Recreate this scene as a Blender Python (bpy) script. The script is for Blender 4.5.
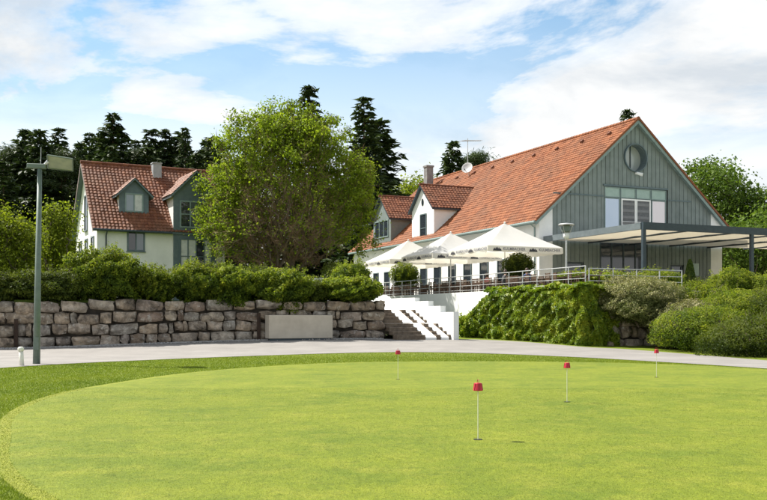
import bpy, bmesh, math, random
import numpy as np
from mathutils import Vector, Matrix
R = math.radians
for o in list(bpy.data.objects): bpy.data.objects.remove(o)
SC = bpy.context.scene
COL = SC.collection

# ------------------------------------------------------------------ camera, sky, sun, exposure
cd = bpy.data.cameras.new('camera'); cam = bpy.data.objects.new('camera', cd); COL.objects.link(cam)
cam.location = (0, 0, 1.65); cam.rotation_euler = (R(90), 0, 0)
cd.sensor_width = 36.0; cd.lens = 36.0 * 915 / 767; cd.shift_y = 67 / 767
cd.clip_start = 0.1; cd.clip_end = 3000
SC.camera = cam
SUN = Vector((-0.55, 0.245, 0)).normalized() * math.cos(R(51.5)) + Vector((0, 0, math.sin(R(51.5))))
sl = bpy.data.lights.new('sun', 'SUN'); sl.energy = 4.6; sl.angle = R(0.53); sl.color = (1.0, 0.955, 0.87)
so = bpy.data.objects.new('sun', sl); COL.objects.link(so); so.rotation_euler = SUN.to_track_quat('Z', 'Y').to_euler()
so.location = (-30, 10, 40)
SC.view_settings.view_transform = 'Standard'; SC.view_settings.look = 'None'
SC.view_settings.gamma = 1.0; SC.view_settings.use_curve_mapping = False
SC.view_settings.exposure = 1.0
W = bpy.data.worlds.new('World'); SC.world = W; W.use_nodes = True
nt = W.node_tree; nt.nodes.clear(); L = nt.links.new
def wn(t, **k):
    n = nt.nodes.new(t)
    for a, b in k.items(): setattr(n, a, b)
    return n
def wmath(op, a, b=None, c=None):
    n = wn('ShaderNodeMath', operation=op)
    for i, v in enumerate((a, b, c)):
        if v is None: continue
        if isinstance(v, (int, float)): n.inputs[i].default_value = v
        else: L(v, n.inputs[i])
    return n.outputs[0]
sky = wn('ShaderNodeTexSky', sky_type='NISHITA', sun_disc=False, sun_elevation=R(51.5), sun_rotation=math.atan2(SUN.x, SUN.y),
         altitude=400, air_density=1.0, dust_density=0.6, ozone_density=1.6)
tc = wn('ShaderNodeTexCoord'); sp = wn('ShaderNodeSeparateXYZ'); L(tc.outputs['Generated'], sp.inputs[0])
zz = wmath('ADD', wmath('MAXIMUM', sp.outputs[2], 0.0), 0.22)
cb = wn('ShaderNodeCombineXYZ'); L(wmath('DIVIDE', sp.outputs[0], zz), cb.inputs[0]); L(wmath('DIVIDE', sp.outputs[1], zz), cb.inputs[1])
cb.inputs[2].default_value = 3.7
def wnoise(scale, detail, rough, dist, off):
    mp = wn('ShaderNodeMapping'); mp.inputs['Location'].default_value = off; L(cb.outputs[0], mp.inputs[0])
    n = wn('ShaderNodeTexNoise'); n.inputs['Scale'].default_value = scale; n.inputs['Detail'].default_value = detail
    n.inputs['Roughness'].default_value = rough; n.inputs['Distortion'].default_value = dist
    L(mp.outputs[0], n.inputs['Vector']); return n.outputs['Fac']
def wramp(fac, stops):
    n = wn('ShaderNodeValToRGB'); L(fac, n.inputs[0]); e = n.color_ramp.elements
    while len(e) < len(stops): e.new(0.5)
    for i, (p, c) in enumerate(stops): e[i].position = p; e[i].color = (c, c, c, 1) if isinstance(c, (int, float)) else (*c, 1)
    return n.outputs[0]
CLOUD_OFF = (11.4, 5.15, 0.0)
big = wnoise(0.9, 12, 0.60, 0.35, CLOUD_OFF)
mask = wramp(big, [(0.42, 0.0), (0.465, 0.72), (0.53, 1.0)])
hz = wramp(sp.outputs[2], [(0.0, 0.97), (0.15, 0.90), (0.23, 0.42), (0.34, 0.02)])          # thin veil towards the horizon
cover = wmath('MAXIMUM', mask, hz)
shade = wramp(wnoise(1.7, 8, 0.58, 0.3, (4.0, 2.0, 0.0)), [(0.33, (4.0, 4.3, 4.6)), (0.44, (5.3, 5.4, 5.45)), (0.54, (6.2, 6.2, 6.15))])
mx = wn('ShaderNodeMix', data_type='RGBA'); L(cover, mx.inputs[0]); tn = wn('ShaderNodeMix', data_type='RGBA', blend_type='MULTIPLY'); tn.inputs[0].default_value = 1.0; L(sky.outputs[0], tn.inputs[6]); tn.inputs[7].default_value = (0.70, 0.97, 0.98, 1); L(tn.outputs[2], mx.inputs[6]); L(shade, mx.inputs[7])
bg = wn('ShaderNodeBackground'); bg.inputs[1].default_value = 0.09; L(mx.outputs[2], bg.inputs[0])
wo = wn('ShaderNodeOutputWorld'); L(bg.outputs[0], wo.inputs[0])

# ------------------------------------------------------------------ helpers
rng = np.random.default_rng(7); random.seed(7)
def at(px, D): return (px - 383.5) / 915 * D           # east-west offset of something D metres away
def zat(py, D): return 1.65 + (317 - py) / 915 * D
def tag(o, label=None, cat=None, group=None, kind=None):
    if label: o['label'] = label
    if cat: o['category'] = cat
    if group: o['group'] = group
    if kind: o['kind'] = kind
    return o
def link(o, parent=None):
    COL.objects.link(o)
    if parent is not None: o.parent = parent
    return o
def empty(name, loc=(0, 0, 0), rz=0, label=None, cat=None, group=None):
    o = bpy.data.objects.new(name, None); o.empty_display_size = 0.2
    o.location = loc; o.rotation_euler = (0, 0, rz); COL.objects.link(o)
    return tag(o, label, cat, group)
def copy_tree(o, parent=None):
    c = o.copy(); COL.objects.link(c); c.parent = parent
    for ch in o.children: copy_tree(ch, c)
    return c
class MB:
    def __init__(s): s.v = []; s.f = []; s.mi = []; s.m = 0
    def add(s, vs, fs):
        b = len(s.v); s.v += [tuple(v) for v in vs]; s.f += [[i + b for i in f] for f in fs]; s.mi += [s.m] * len(fs); return s
    def box(s, x0, x1, y0, y1, z0, z1):
        return s.add([(x0,y0,z0),(x1,y0,z0),(x1,y1,z0),(x0,y1,z0),(x0,y0,z1),(x1,y0,z1),(x1,y1,z1),(x0,y1,z1)],
                     [(3,2,1,0),(4,5,6,7),(0,1,5,4),(1,2,6,5),(2,3,7,6),(3,0,4,7)])
    def extr(s, poly, axis, a, b):       # polygon (2-D) pushed along an axis
        def P(p, t):
            return {'z': (p[0], p[1], t), 'y': (p[0], t, p[1]), 'x': (t, p[0], p[1])}[axis]
        n = len(poly)
        vs = [P(p, a) for p in poly] + [P(p, b) for p in poly]
        fs = [list(range(n))[::-1], list(range(n, 2 * n))] + [(i, (i + 1) % n, n + (i + 1) % n, n + i) for i in range(n)]
        return s.add(vs, fs)
    def tube(s, pts, rad, n=8, cap=True):
        pts = [Vector(p) for p in pts]
        if not hasattr(rad, '__len__'): rad = [rad] * len(pts)
        vs = []; fs = []
        for i, p in enumerate(pts):
            d = (pts[min(i + 1, len(pts) - 1)] - pts[max(i - 1, 0)]).normalized()
            a = d.orthogonal().normalized() if i == 0 else (a - d * a.dot(d)).normalized()
            b = d.cross(a)
            for k in range(n):
                t = 2 * math.pi * k / n; vs.append(p + (a * math.cos(t) + b * math.sin(t)) * rad[i])
        for i in range(len(pts) - 1):
            for k in range(n): fs.append((i*n+k, i*n+(k+1)%n, (i+1)*n+(k+1)%n, (i+1)*n+k))
        if cap: fs += [list(range(n))[::-1], [(len(pts)-1)*n+k for k in range(n)]]
        return s.add(vs, fs)
    def lathe(s, prof, n=16, c=(0,0,0)):
        vs = []; fs = []
        for r, z in prof:
            for k in range(n):
                t = 2*math.pi*k/n; vs.append((c[0]+r*math.cos(t), c[1]+r*math.sin(t), c[2]+z))
        for i in range(len(prof)-1):
            for k in range(n): fs.append((i*n+k, i*n+(k+1)%n, (i+1)*n+(k+1)%n, (i+1)*n+k))
        return s.add(vs, fs)
    def build(s, name, mat, parent=None, smooth=False, loc=None, rz=0, rnd=False, bevel=0):
        me = bpy.data.meshes.new(name); me.from_pydata(s.v, [], s.f)
        bm = bmesh.new(); bm.from_mesh(me)
        bmesh.ops.recalc_face_normals(bm, faces=bm.faces)
        if bevel: bmesh.ops.bevel(bm, geom=list(bm.edges), offset=bevel, segments=1, affect='EDGES')
        bm.to_mesh(me); bm.free()
        for m in (mat if isinstance(mat, (list, tuple)) else [mat]): me.materials.append(m)
        if any(s.mi) and not bevel: me.polygons.foreach_set('material_index', s.mi)
        if smooth: me.shade_smooth()
        o = bpy.data.objects.new(name, me)
        if loc is not None: o.location = loc
        o.rotation_euler = (0, 0, rz)
        return link(o, parent)

# ---- materials
MATS = {}
def nodes(name):
    m = bpy.data.materials.new(name); m.use_nodes = True; t = m.node_tree
    return m, t, t.nodes['Principled BSDF'], t.nodes['Material Output']
def N(t, ty, **k):
    n = t.nodes.new(ty)
    for a, b in k.items():
        if a in n.inputs.keys() if not hasattr(n, a) else False: n.inputs[a].default_value = b
        else: setattr(n, a, b)
    return n
def noise(t, scale, detail=6, rough=0.6, vec=None, dist=0.0):
    n = t.nodes.new('ShaderNodeTexNoise'); n.inputs['Scale'].default_value = scale; n.inputs['Detail'].default_value = detail
    n.inputs['Roughness'].default_value = rough; n.inputs['Distortion'].default_value = dist
    if vec is None:
        c = t.nodes.new('ShaderNodeTexCoord'); vec = c.outputs['Object']
    t.links.new(vec, n.inputs['Vector']); return n.outputs['Fac']
def ramp(t, fac, stops):
    n = t.nodes.new('ShaderNodeValToRGB'); t.links.new(fac, n.inputs[0]); e = n.color_ramp.elements
    while len(e) < len(stops): e.new(0.5)
    for i, (p, c) in enumerate(stops): e[i].position = p; e[i].color = (*c, 1)
    return n.outputs[0]
def mix(t, fac, a, b, blend='MIX'):
    n = t.nodes.new('ShaderNodeMix'); n.data_type = 'RGBA'; n.blend_type = blend
    for i, v in ((0, fac), (6, a), (7, b)):
        if isinstance(v, (int, float)): n.inputs[i].default_value = v
        elif isinstance(v, tuple): n.inputs[i].default_value = (*v, 1)
        else: t.links.new(v, n.inputs[i])
    return n.outputs[2]
def bump(t, b, h, strength, dist):
    n = t.nodes.new('ShaderNodeBump'); n.inputs['Strength'].default_value = strength; n.inputs['Distance'].default_value = dist
    t.links.new(h, n.inputs['Height']); t.links.new(n.outputs[0], b.inputs['Normal'])
def surf(name, c1, c2, scale=3.0, rough=0.7, bscale=0, bstr=0.3, bdist=0.02, rnd=0.0, metal=0.0, spec=0.4, lo=0.35, hi=0.65):
    m, t, b, _ = nodes(name)
    f = noise(t, scale); c = ramp(t, f, [(lo, c1), (hi, c2)])
    if rnd:
        oi = t.nodes.new('ShaderNodeObjectInfo')
        v = t.nodes.new('ShaderNodeHueSaturation'); t.links.new(c, v.inputs['Color'])
        mr = t.nodes.new('ShaderNodeMapRange'); mr.inputs[3].default_value = 1 - rnd; mr.inputs[4].default_value = 1 + rnd
        t.links.new(oi.outputs['Random'], mr.inputs[0]); t.links.new(mr.outputs[0], v.inputs['Value']); c = v.outputs[0]
    t.links.new(c, b.inputs['Base Color']); b.inputs['Roughness'].default_value = rough
    b.inputs['Metallic'].default_value = metal; b.inputs['Specular IOR Level'].default_value = spec
    if bscale: bump(t, b, noise(t, bscale, 8, 0.65), bstr, bdist)
    MATS[name] = m; return m
def leaf(name, cols, trans=0.4, rough=0.6, spec=0.15, tcol=1.35):
    m, t, b, out = nodes(name)
    a = t.nodes.new('ShaderNodeAttribute'); a.attribute_name = 'rnd'
    n = len(cols); c = ramp(t, a.outputs['Fac'], [(i / (n - 1), cols[i]) for i in range(n)])
    oi = t.nodes.new('ShaderNodeObjectInfo'); hs = t.nodes.new('ShaderNodeHueSaturation'); t.links.new(c, hs.inputs['Color'])
    mr = t.nodes.new('ShaderNodeMapRange'); mr.inputs[3].default_value = 0.85; mr.inputs[4].default_value = 1.15
    t.links.new(oi.outputs['Random'], mr.inputs[0]); t.links.new(mr.outputs[0], hs.inputs['Value']); c = hs.outputs[0]
    t.links.new(c, b.inputs['Base Color']); b.inputs['Roughness'].default_value = rough; b.inputs['Specular IOR Level'].default_value = spec
    tr = t.nodes.new('ShaderNodeBsdfTranslucent')
    t.links.new(mix(t, 1.0, c, (tcol, tcol * 1.05, tcol * 0.55), 'MULTIPLY'), tr.inputs[0])
    ms = t.nodes.new('ShaderNodeMixShader'); ms.inputs[0].default_value = trans
    t.links.new(b.outputs[0], ms.inputs[1]); t.links.new(tr.outputs[0], ms.inputs[2]); t.links.new(ms.outputs[0], out.inputs[0])
    MATS[name] = m; return m
white_plaster = surf('white plaster', (0.74, 0.74, 0.73), (0.82, 0.82, 0.80), 1.2, 0.85, 30, 0.15, 0.01)
white_paint = surf('white paint', (0.78, 0.78, 0.77), (0.84, 0.84, 0.82), 2.0, 0.5)
cream_plaster = surf('cream plaster', (0.70, 0.69, 0.65), (0.78, 0.77, 0.73), 0.9, 0.85, 25, 0.15, 0.01)
teal_board = surf('teal board', (0.165, 0.195, 0.187), (0.205, 0.238, 0.228), 1.6, 0.55, 40, 0.1, 0.005, rnd=0.10)
teal_frame = surf('teal frame', (0.09, 0.125, 0.138), (0.12, 0.16, 0.172), 3, 0.45)
dark_steel = surf('anthracite steel', (0.028, 0.042, 0.055), (0.04, 0.058, 0.07), 4, 0.4)
grey_trim = surf('grey green trim', (0.18, 0.24, 0.235), (0.23, 0.30, 0.285), 3, 0.5)
pale_green = surf('pale green panel', (0.28, 0.38, 0.34), (0.34, 0.44, 0.40), 2, 0.35)
galv = surf('galvanised steel', (0.42, 0.43, 0.44), (0.58, 0.58, 0.58), 6, 0.42, metal=0.55)
green_pole = surf('green grey enamel', (0.11, 0.145, 0.125), (0.15, 0.19, 0.165), 5, 0.45, rnd=0)
concrete = surf('fair concrete', (0.44, 0.385, 0.31), (0.53, 0.47, 0.385), 1.5, 0.8, 18, 0.2, 0.01)
wood_step = surf('weathered sleeper', (0.10, 0.075, 0.055), (0.19, 0.145, 0.105), 5, 0.8, 30, 0.3, 0.01)
chair_wood = surf('brown teak', (0.06, 0.036, 0.024), (0.11, 0.066, 0.042), 6, 0.55)
bark = surf('grey brown bark', (0.11, 0.085, 0.06), (0.20, 0.155, 0.115), 5, 0.9, 14, 0.5, 0.03)
twig_m = surf('reddish twig', (0.15, 0.092, 0.05), (0.24, 0.155, 0.085), 3, 0.9)
pine_bark = surf('pine bark', (0.06, 0.042, 0.03), (0.15, 0.09, 0.06), 3, 0.9)
soil = surf('dark soil', (0.018, 0.015, 0.012), (0.045, 0.036, 0.027), 4, 0.95, 12, 0.5, 0.03)
canvas = surf('white canvas', (0.76, 0.74, 0.69), (0.82, 0.81, 0.77), 1.5, 0.8)
def canvas_mat():
    m, t, b, out = nodes('sunlit canvas')
    c = ramp(t, noise(t, 1.5), [(0.3, (0.82, 0.82, 0.81)), (0.7, (0.88, 0.88, 0.87))])
    t.links.new(c, b.inputs['Base Color']); b.inputs['Roughness'].default_value = 0.8
    tr = t.nodes.new('ShaderNodeBsdfTranslucent'); tr.inputs[0].default_value = (0.80, 0.75, 0.64, 1)
    ms = t.nodes.new('ShaderNodeMixShader'); ms.inputs[0].default_value = 0.48
    t.links.new(b.outputs[0], ms.inputs[1]); t.links.new(tr.outputs[0], ms.inputs[2]); t.links.new(ms.outputs[0], out.inputs[0]); return m
parasol_canvas = canvas_mat()
awning = parasol_canvas
def glass_mat(name, c, rough=0.06, spec=0.9):
    m, t, b, _ = nodes(name)
    b.inputs['Base Color'].default_value = (*c, 1); b.inputs['Roughness'].default_value = rough; b.inputs['Specular IOR Level'].default_value = spec
    bump(t, b, noise(t, 0.8, 2), 0.03, 0.05); return m
glass = glass_mat('dark window glass', (0.025, 0.032, 0.04))
glass_blue = glass_mat('blue mirror glass', (0.46, 0.52, 0.60), 0.05, 1.0); glass_blue.node_tree.nodes['Principled BSDF'].inputs['Metallic'].default_value = 0.8
glass_pink = glass_mat('rosy mirror glass', (0.66, 0.60, 0.60), 0.12, 0.8); glass_pink.node_tree.nodes['Principled BSDF'].inputs['Metallic'].default_value = 0.6
curtain = surf('white net curtain', (0.50, 0.51, 0.50), (0.66, 0.66, 0.64), 4, 0.6)
blind = surf('grey blind', (0.09, 0.095, 0.10), (0.14, 0.14, 0.145), 4, 0.5)
letter_grey = surf('grey print', (0.22, 0.22, 0.25), (0.28, 0.28, 0.31), 8, 0.7)
letter_dark = surf('black print', (0.03, 0.03, 0.04), (0.06, 0.06, 0.07), 8, 0.7)
red_plastic = surf('red plastic', (0.42, 0.012, 0.03), (0.55, 0.02, 0.045), 9, 0.4)
stick_white = surf('white fibreglass', (0.66, 0.64, 0.55), (0.76, 0.74, 0.66), 9, 0.45)
black_hole = surf('dark cup liner', (0.012, 0.014, 0.008), (0.03, 0.034, 0.02), 9, 0.8)
lamp_glass = surf('frosted lamp glass', (0.72, 0.72, 0.70), (0.80, 0.80, 0.78), 4, 0.25)
steel_brown = surf('rusty brown steel', (0.035, 0.022, 0.016), (0.075, 0.045, 0.03), 6, 0.8)
dish_grey = surf('dish grey', (0.40, 0.41, 0.41), (0.48, 0.48, 0.48), 3, 0.5)
skin_m = surf('skin', (0.45, 0.27, 0.19), (0.52, 0.32, 0.23), 6, 0.55)
hair_m = surf('brown hair', (0.035, 0.02, 0.014), (0.07, 0.04, 0.026), 14, 0.6)
cloth_blue = surf('navy cloth', (0.03, 0.05, 0.13), (0.05, 0.08, 0.19), 9, 0.85)
cloth_dark = surf('charcoal cloth', (0.03, 0.03, 0.035), (0.06, 0.06, 0.065), 9, 0.85)
cloth_pink = surf('dusty pink cloth', (0.40, 0.15, 0.15), (0.50, 0.22, 0.21), 9, 0.85)
def tile_mat(name, cols, rough):
    m, t, b, _ = nodes(name)
    a = t.nodes.new('ShaderNodeAttribute'); a.attribute_name = 'rnd'
    c = ramp(t, a.outputs['Fac'], [(i / (len(cols) - 1), q) for i, q in enumerate(cols)])
    c = mix(t, ramp(t, noise(t, 0.5, 7, 0.65), [(0.38, (0, 0, 0)), (0.72, (0.6, 0.6, 0.6))]), c, (0.15, 0.085, 0.055))
    t.links.new(c, b.inputs['Base Color']); b.inputs['Roughness'].default_value = rough; b.inputs['Specular IOR Level'].default_value = 0.22
    bump(t, b, noise(t, 20, 5), 0.2, 0.01); return m
tile_orange = tile_mat('orange clay tile', [(0.17, 0.056, 0.024), (0.26, 0.088, 0.036), (0.33, 0.122, 0.052), (0.22, 0.075, 0.031)], 0.75)
tile_brown = tile_mat('red brown glazed tile', [(0.125, 0.043, 0.023), (0.185, 0.066, 0.032), (0.245, 0.092, 0.045)], 0.62)
def stone_mat():
    m, t, b, _ = nodes('quarry stone')
    oi = t.nodes.new('ShaderNodeObjectInfo'); tcn = t.nodes.new('ShaderNodeTexCoord')
    ad = t.nodes.new('ShaderNodeVectorMath'); ad.operation = 'ADD'; t.links.new(tcn.outputs['Object'], ad.inputs[0])
    sc = t.nodes.new('ShaderNodeVectorMath'); sc.operation = 'SCALE'; t.links.new(oi.outputs['Location'], sc.inputs[0]); sc.inputs['Scale'].default_value = 3.1
    t.links.new(sc.outputs[0], ad.inputs[1])
    base = ramp(t, oi.outputs['Random'], [(0.0, (0.38, 0.28, 0.20)), (0.2, (0.60, 0.49, 0.37)), (0.4, (0.48, 0.43, 0.37)), (0.6, (0.64, 0.49, 0.35)), (0.8, (0.56, 0.49, 0.42)), (1.0, (0.33, 0.22, 0.155))])
    v = noise(t, 2.2, 9, 0.7, ad.outputs[0], 0.4)
    c = mix(t, ramp(t, v, [(0.35, (1, 1, 1)), (0.62, (0, 0, 0))]), base, (0.10, 0.08, 0.062))
    c = mix(t, ramp(t, noise(t, 4.5, 6, 0.7, ad.outputs[0]), [(0.55, (0, 0, 0)), (0.68, (0.9, 0.9, 0.9))]), c, (0.66, 0.61, 0.53))
    t.links.new(c, b.inputs['Base Color']); b.inputs['Roughness'].default_value = 0.9
    bump(t, b, noise(t, 4, 10, 0.75, ad.outputs[0], 0.6), 1.0, 0.16); return m
stone_m = stone_mat()
def grass_mat(name, dark, light, patch, fine=60):
    m, t, b, out = nodes(name)
    c = ramp(t, noise(t, 0.45, 7, 0.68), [(0.34, dark), (0.62, light)])
    c = mix(t, ramp(t, noise(t, 1.6, 6, 0.7), [(0.48, (0, 0, 0)), (0.70, (0.75, 0.75, 0.75))]), c, patch)
    c = mix(t, ramp(t, noise(t, 2.6, 7, 0.72), [(0.30, (0.55, 0.55, 0.55)), (0.46, (0, 0, 0))]), c, tuple(0.62*q for q in dark))
    tcn = t.nodes.new('ShaderNodeTexCoord'); mp = t.nodes.new('ShaderNodeMapping'); mp.inputs['Scale'].default_value = (1.0, 0.45, 1.0)
    t.links.new(tcn.outputs['Object'], mp.inputs[0])
    f = noise(t, fine, 4, 0.7, mp.outputs[0])
    g = noise(t, 14, 5, 0.75, mp.outputs[0])
    c = mix(t, 1.0, c, ramp(t, f, [(0.3, (0.60, 0.62, 0.55)), (0.7, (1.36, 1.32, 1.4))]), 'MULTIPLY')
    c = mix(t, 1.0, c, ramp(t, g, [(0.3, (0.74, 0.77, 0.70)), (0.7, (1.22, 1.18, 1.25))]), 'MULTIPLY')
    t.links.new(c, b.inputs['Base Color']); b.inputs['Roughness'].default_value = 0.75; b.inputs['Specular IOR Level'].default_value = 0.2
    ad = t.nodes.new('ShaderNodeMath'); ad.operation = 'ADD'; t.links.new(f, ad.inputs[0]); t.links.new(g, ad.inputs[1])
    bump(t, b, ad.outputs[0], 0.5, 0.02); return m
green_m = grass_mat('putting green turf', (0.104, 0.150, 0.009), (0.165, 0.200, 0.012), (0.215, 0.230, 0.024))
collar_m = grass_mat('collar turf', (0.165, 0.195, 0.014), (0.205, 0.227, 0.019), (0.225, 0.237, 0.028))
rough_m = grass_mat('fringe turf', (0.105, 0.152, 0.010), (0.15, 0.192, 0.013), (0.18, 0.205, 0.024), 35)
meadow_m = grass_mat('meadow', (0.07, 0.12, 0.015), (0.11, 0.16, 0.02), (0.12, 0.15, 0.03), 20)
def paving_mat():
    m, t, b, _ = nodes('pale asphalt')
    c = ramp(t, noise(t, 0.5, 8, 0.65), [(0.3, (0.185, 0.172, 0.16)), (0.7, (0.265, 0.246, 0.228))])
    c = mix(t, 1.0, c, ramp(t, noise(t, 45, 3, 0.7), [(0.3, (0.85, 0.85, 0.85)), (0.7, (1.12, 1.12, 1.12))]), 'MULTIPLY')
    t.links.new(c, b.inputs['Base Color']); b.inputs['Roughness'].default_value = 0.85
    bump(t, b, noise(t, 60, 4), 0.3, 0.01); return m
paving = paving_mat()

# ---- ground
def smooth(a, b, x):
    t = min(1, max(0, (x - a) / (b - a))); return t * t * (3 - 2 * t)
def zg(x, y):
    z = 0.48 * smooth(38, 51, y) * math.exp(-((x + 3) / 17.0) ** 2)
    z += 0.02 * math.sin(x * 0.31 + 1) * math.sin(y * 0.23) * smooth(20, 30, abs(x) + abs(y - 18))
    return z
def catmull(pts, n=10):
    out = []
    for i in range(len(pts) - 1):
        p = [pts[max(i-1, 0)], pts[i], pts[i+1], pts[min(i+2, len(pts)-1)]]
        for k in range(n):
            t = k / n
            out.append(tuple(0.5*((2*p[1][j]) + (p[2][j]-p[0][j])*t + (2*p[0][j]-5*p[1][j]+4*p[2][j]-p[3][j])*t*t + (3*p[1][j]-p[0][j]-3*p[2][j]+p[3][j])*t**3) for j in range(2)))
    out.append(tuple(pts[-1])); return out
def ground_sheet():
    xs = sorted(set([-900, -500, -250, -120, -80] + [round(-60 + 1.5 * i, 2) for i in range(81)] + [80, 120, 250, 500, 900]))
    ys = sorted(set([-300, -100, -40] + [round(-20 + 1.5 * i, 2) for i in range(61)] + [90, 120, 200, 400, 900, 1500]))
    v = [(x, y, zg(x, y) if abs(x) <= 62 and -20 <= y <= 75 else 0.0) for y in ys for x in xs]; nx = len(xs)
    f = [(j*nx+i, j*nx+i+1, (j+1)*nx+i+1, (j+1)*nx+i) for j in range(len(ys)-1) for i in range(nx-1)]
    mb = MB(); mb.add(v, f); o = mb.build('ground', rough_m, smooth=True); o['kind'] = 'structure'
ground_sheet()
GREEN_C = (3.2, 19.0)
green_pts = [(-2.95, 8.1), (-4.2, 10.1), (-5.15, 12.4), (-6.2, 15.2), (-6.85, 18.5), (-6.75, 21.8), (-5.6, 27.0), (-3.0, 31.4), (0.2, 33.4), (5.0, 33.6),
             (9.7, 31.8), (12.3, 27.5), (13.0, 21), (12.6, 14), (10.5, 7.5), (6.5, 3.6), (2.2, 3.4), (-0.8, 5.5)]
def closed(pts, n=8):
    m = len(pts); q = [pts[(i) % m] for i in range(-1, m + 2)]
    full = catmull(q, n); return full[n:n + m * n]
gp = closed(green_pts)
def fan_sheet(name, outline, c, mat, dz, rings=14):
    v = []; n = len(outline)
    for k in range(rings + 1):
        t = k / (rings - 1) * 0.996 if k < rings else 1.0
        for (x, y) in outline:
            X = c[0] + (x - c[0]) * t; Y = c[1] + (y - c[1]) * t; v.append((X, Y, zg(X, Y) + dz - (0.008 if k == rings else 0)))
    f = [(k*n+i, k*n+(i+1) % n, (k+1)*n+(i+1) % n, (k+1)*n+i) for k in range(1, rings) for i in range(n)]
    f += [(0, n + i, n + (i + 1) % n) for i in range(n)]
    mb = MB(); mb.add(v, f); o = mb.build(name, mat, smooth=True); o['kind'] = 'structure'; return o
collar = [(GREEN_C[0] + (x-GREEN_C[0])*1.0 + 0.0, y) for x, y in gp]
fan_sheet('green_collar', [(x + (x-GREEN_C[0])/9.0*0.10, y + (y-GREEN_C[1])/14.0*0.10) for x, y in gp], GREEN_C, collar_m, 0.012)
fan_sheet('putting_green', [(x - (x-GREEN_C[0])/9.0*0.07, y - (y-GREEN_C[1])/14.0*0.08) for x, y in gp], GREEN_C, green_m, 0.0162)
near_edge = catmull([(-17, 16), (-14.5, 23), (-12.6, 28.7), (-10.4, 33.3), (-5.7, 38.4), (0, 40.9), (4.4, 40.3), (7.4, 38.0), (9.8, 34.3), (12.3, 28.7), (14.2, 22), (16, 15)], 10)
far_edge = catmull([(-40, 38.3), (-30, 41.2), (-18.65, 44.5), (-9, 47.4), (-1, 49.8), (3.9, 51.5), (7.0, 49.5), (9.7, 45.2), (11.7, 43.4), (13.7, 39.2), (14.9, 33), (17.5, 23)], 10)
def road():
    K = 10; v = []; n = len(near_edge)
    for i in range(n):
        a = near_edge[i]; b = far_edge[i]
        for k in range(K + 1):
            t = k / K; x = a[0]+(b[0]-a[0])*t; y = a[1]+(b[1]-a[1])*t; v.append((x, y, zg(x, y) + 0.014))
    f = [(i*(K+1)+k, (i+1)*(K+1)+k, (i+1)*(K+1)+k+1, i*(K+1)+k+1) for i in range(n-1) for k in range(K)]
    mb = MB(); mb.add(v, f); o = mb.build('path', paving, smooth=True); o['kind'] = 'structure'
road()

# building frame: local x runs along the clad gable, local y away from the camera
BA = R(23.9); BO = Vector((10.54, 62.0, 3.1)); cB, sB = math.cos(BA), math.sin(BA)
def B(x, y, z=0): return Vector((BO.x + cB*x - sB*y, BO.y + sB*x + cB*y, BO.z + z))
def plateau():
    poly = [(-140, 9.6), (0.0, 50.62), tuple(B(-14.35, 2.2)[:2]), tuple(B(-10.8, 2.2)[:2]), tuple(B(-10.8, 13)[:2]), tuple(B(-6.5, 13)[:2]), tuple(B(-6.5, 33)[:2]), tuple(B(42, 33)[:2]), (420, 160), (420, 900), (-420, 900), (-420, 9.6)]
    mb = MB(); mb.extr(poly, 'z', -0.4, 2.5); o = mb.build('upper_ground', meadow_m); o['kind'] = 'structure'
plateau()
def terrace():
    mb = MB(); mb.box(-6.35, 42, -13.85, 33.2, -3.6, 0.0)
    o = mb.build('terrace', surf('terrace paving', (0.34, 0.31, 0.27), (0.42, 0.39, 0.34), 2, 0.8), loc=BO, rz=BA); o['kind'] = 'structure'
terrace()

# ------------------------------------------------------------------ building helpers
def set_rnd(o, arr):
    a = o.data.attributes.new('rnd', 'FLOAT', 'FACE'); a.data.foreach_set('value', np.asarray(arr, np.float32))
def tiles(name, org, eu, ev, U, V, mat, parent, tw=0.30, th=0.36, hgt=0.05):
    """clay pantiles laid on a rectangle: one joined part, each tile with its own roll and lip"""
    org, eu, ev = np.array(org, float), np.array(eu, float), np.array(ev, float); en = np.cross(eu, ev)
    nu, nv = max(1, round(U / tw)), max(1, round(V / th)); tw, th = U / nu, V / nv
    pu = np.array([0, 0.28, 0.55, 0.78, 1.0]); pn = np.array([0.0, 0.55, 1.0, 0.5, 0.0]) * hgt
    vs = []; fs = []; rn = []; b = 0
    r_ = np.random.default_rng(nu * 131 + nv)
    for j in range(nv):
        for i in range(nu):
            jit = r_.normal(0, 0.006, 3); q = r_.random()
            u = (i + pu) * tw
            lo = org + np.outer(u, eu) + (j*th - 0.03 + jit[0]) * ev + np.outer(pn + 0.045 + jit[1], en)
            hi = org + np.outer(u, eu) + ((j+1)*th + 0.02) * ev + np.outer(pn * 0.92 + 0.008, en)
            lip = lo - 0.04 * en
            vs += [lo, hi, lip]
            for k in range(4): fs += [(b+k, b+k+1, b+5+k+1, b+5+k), (b+10+k, b+10+k+1, b+k+1, b+k)]
            rn += [q] * 8; b += 15
    me = bpy.data.meshes.new(name); me.from_pydata(np.concatenate(vs).tolist(), [], fs); me.materials.append(mat)
    o = link(bpy.data.objects.new(name, me), parent); set_rnd(o, rn); o['kind'] = 'stuff'; return o
def ridge_caps(parent, p0, p1, mat, r=0.13, step=0.38):
    p0, p1 = Vector(p0), Vector(p1); n = int((p1 - p0).length / step); d = (p1 - p0) / n
    mb = MB()
    for i in range(n): mb.tube([p0 + d*i, p0 + d*(i+1.12)], [r, r*0.86], 8)
    o = mb.build('ridge_tiles', mat, parent, smooth=False); set_rnd(o, np.repeat(np.random.default_rng(3).random(n), 10)); o['kind'] = 'stuff'; return o
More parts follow.
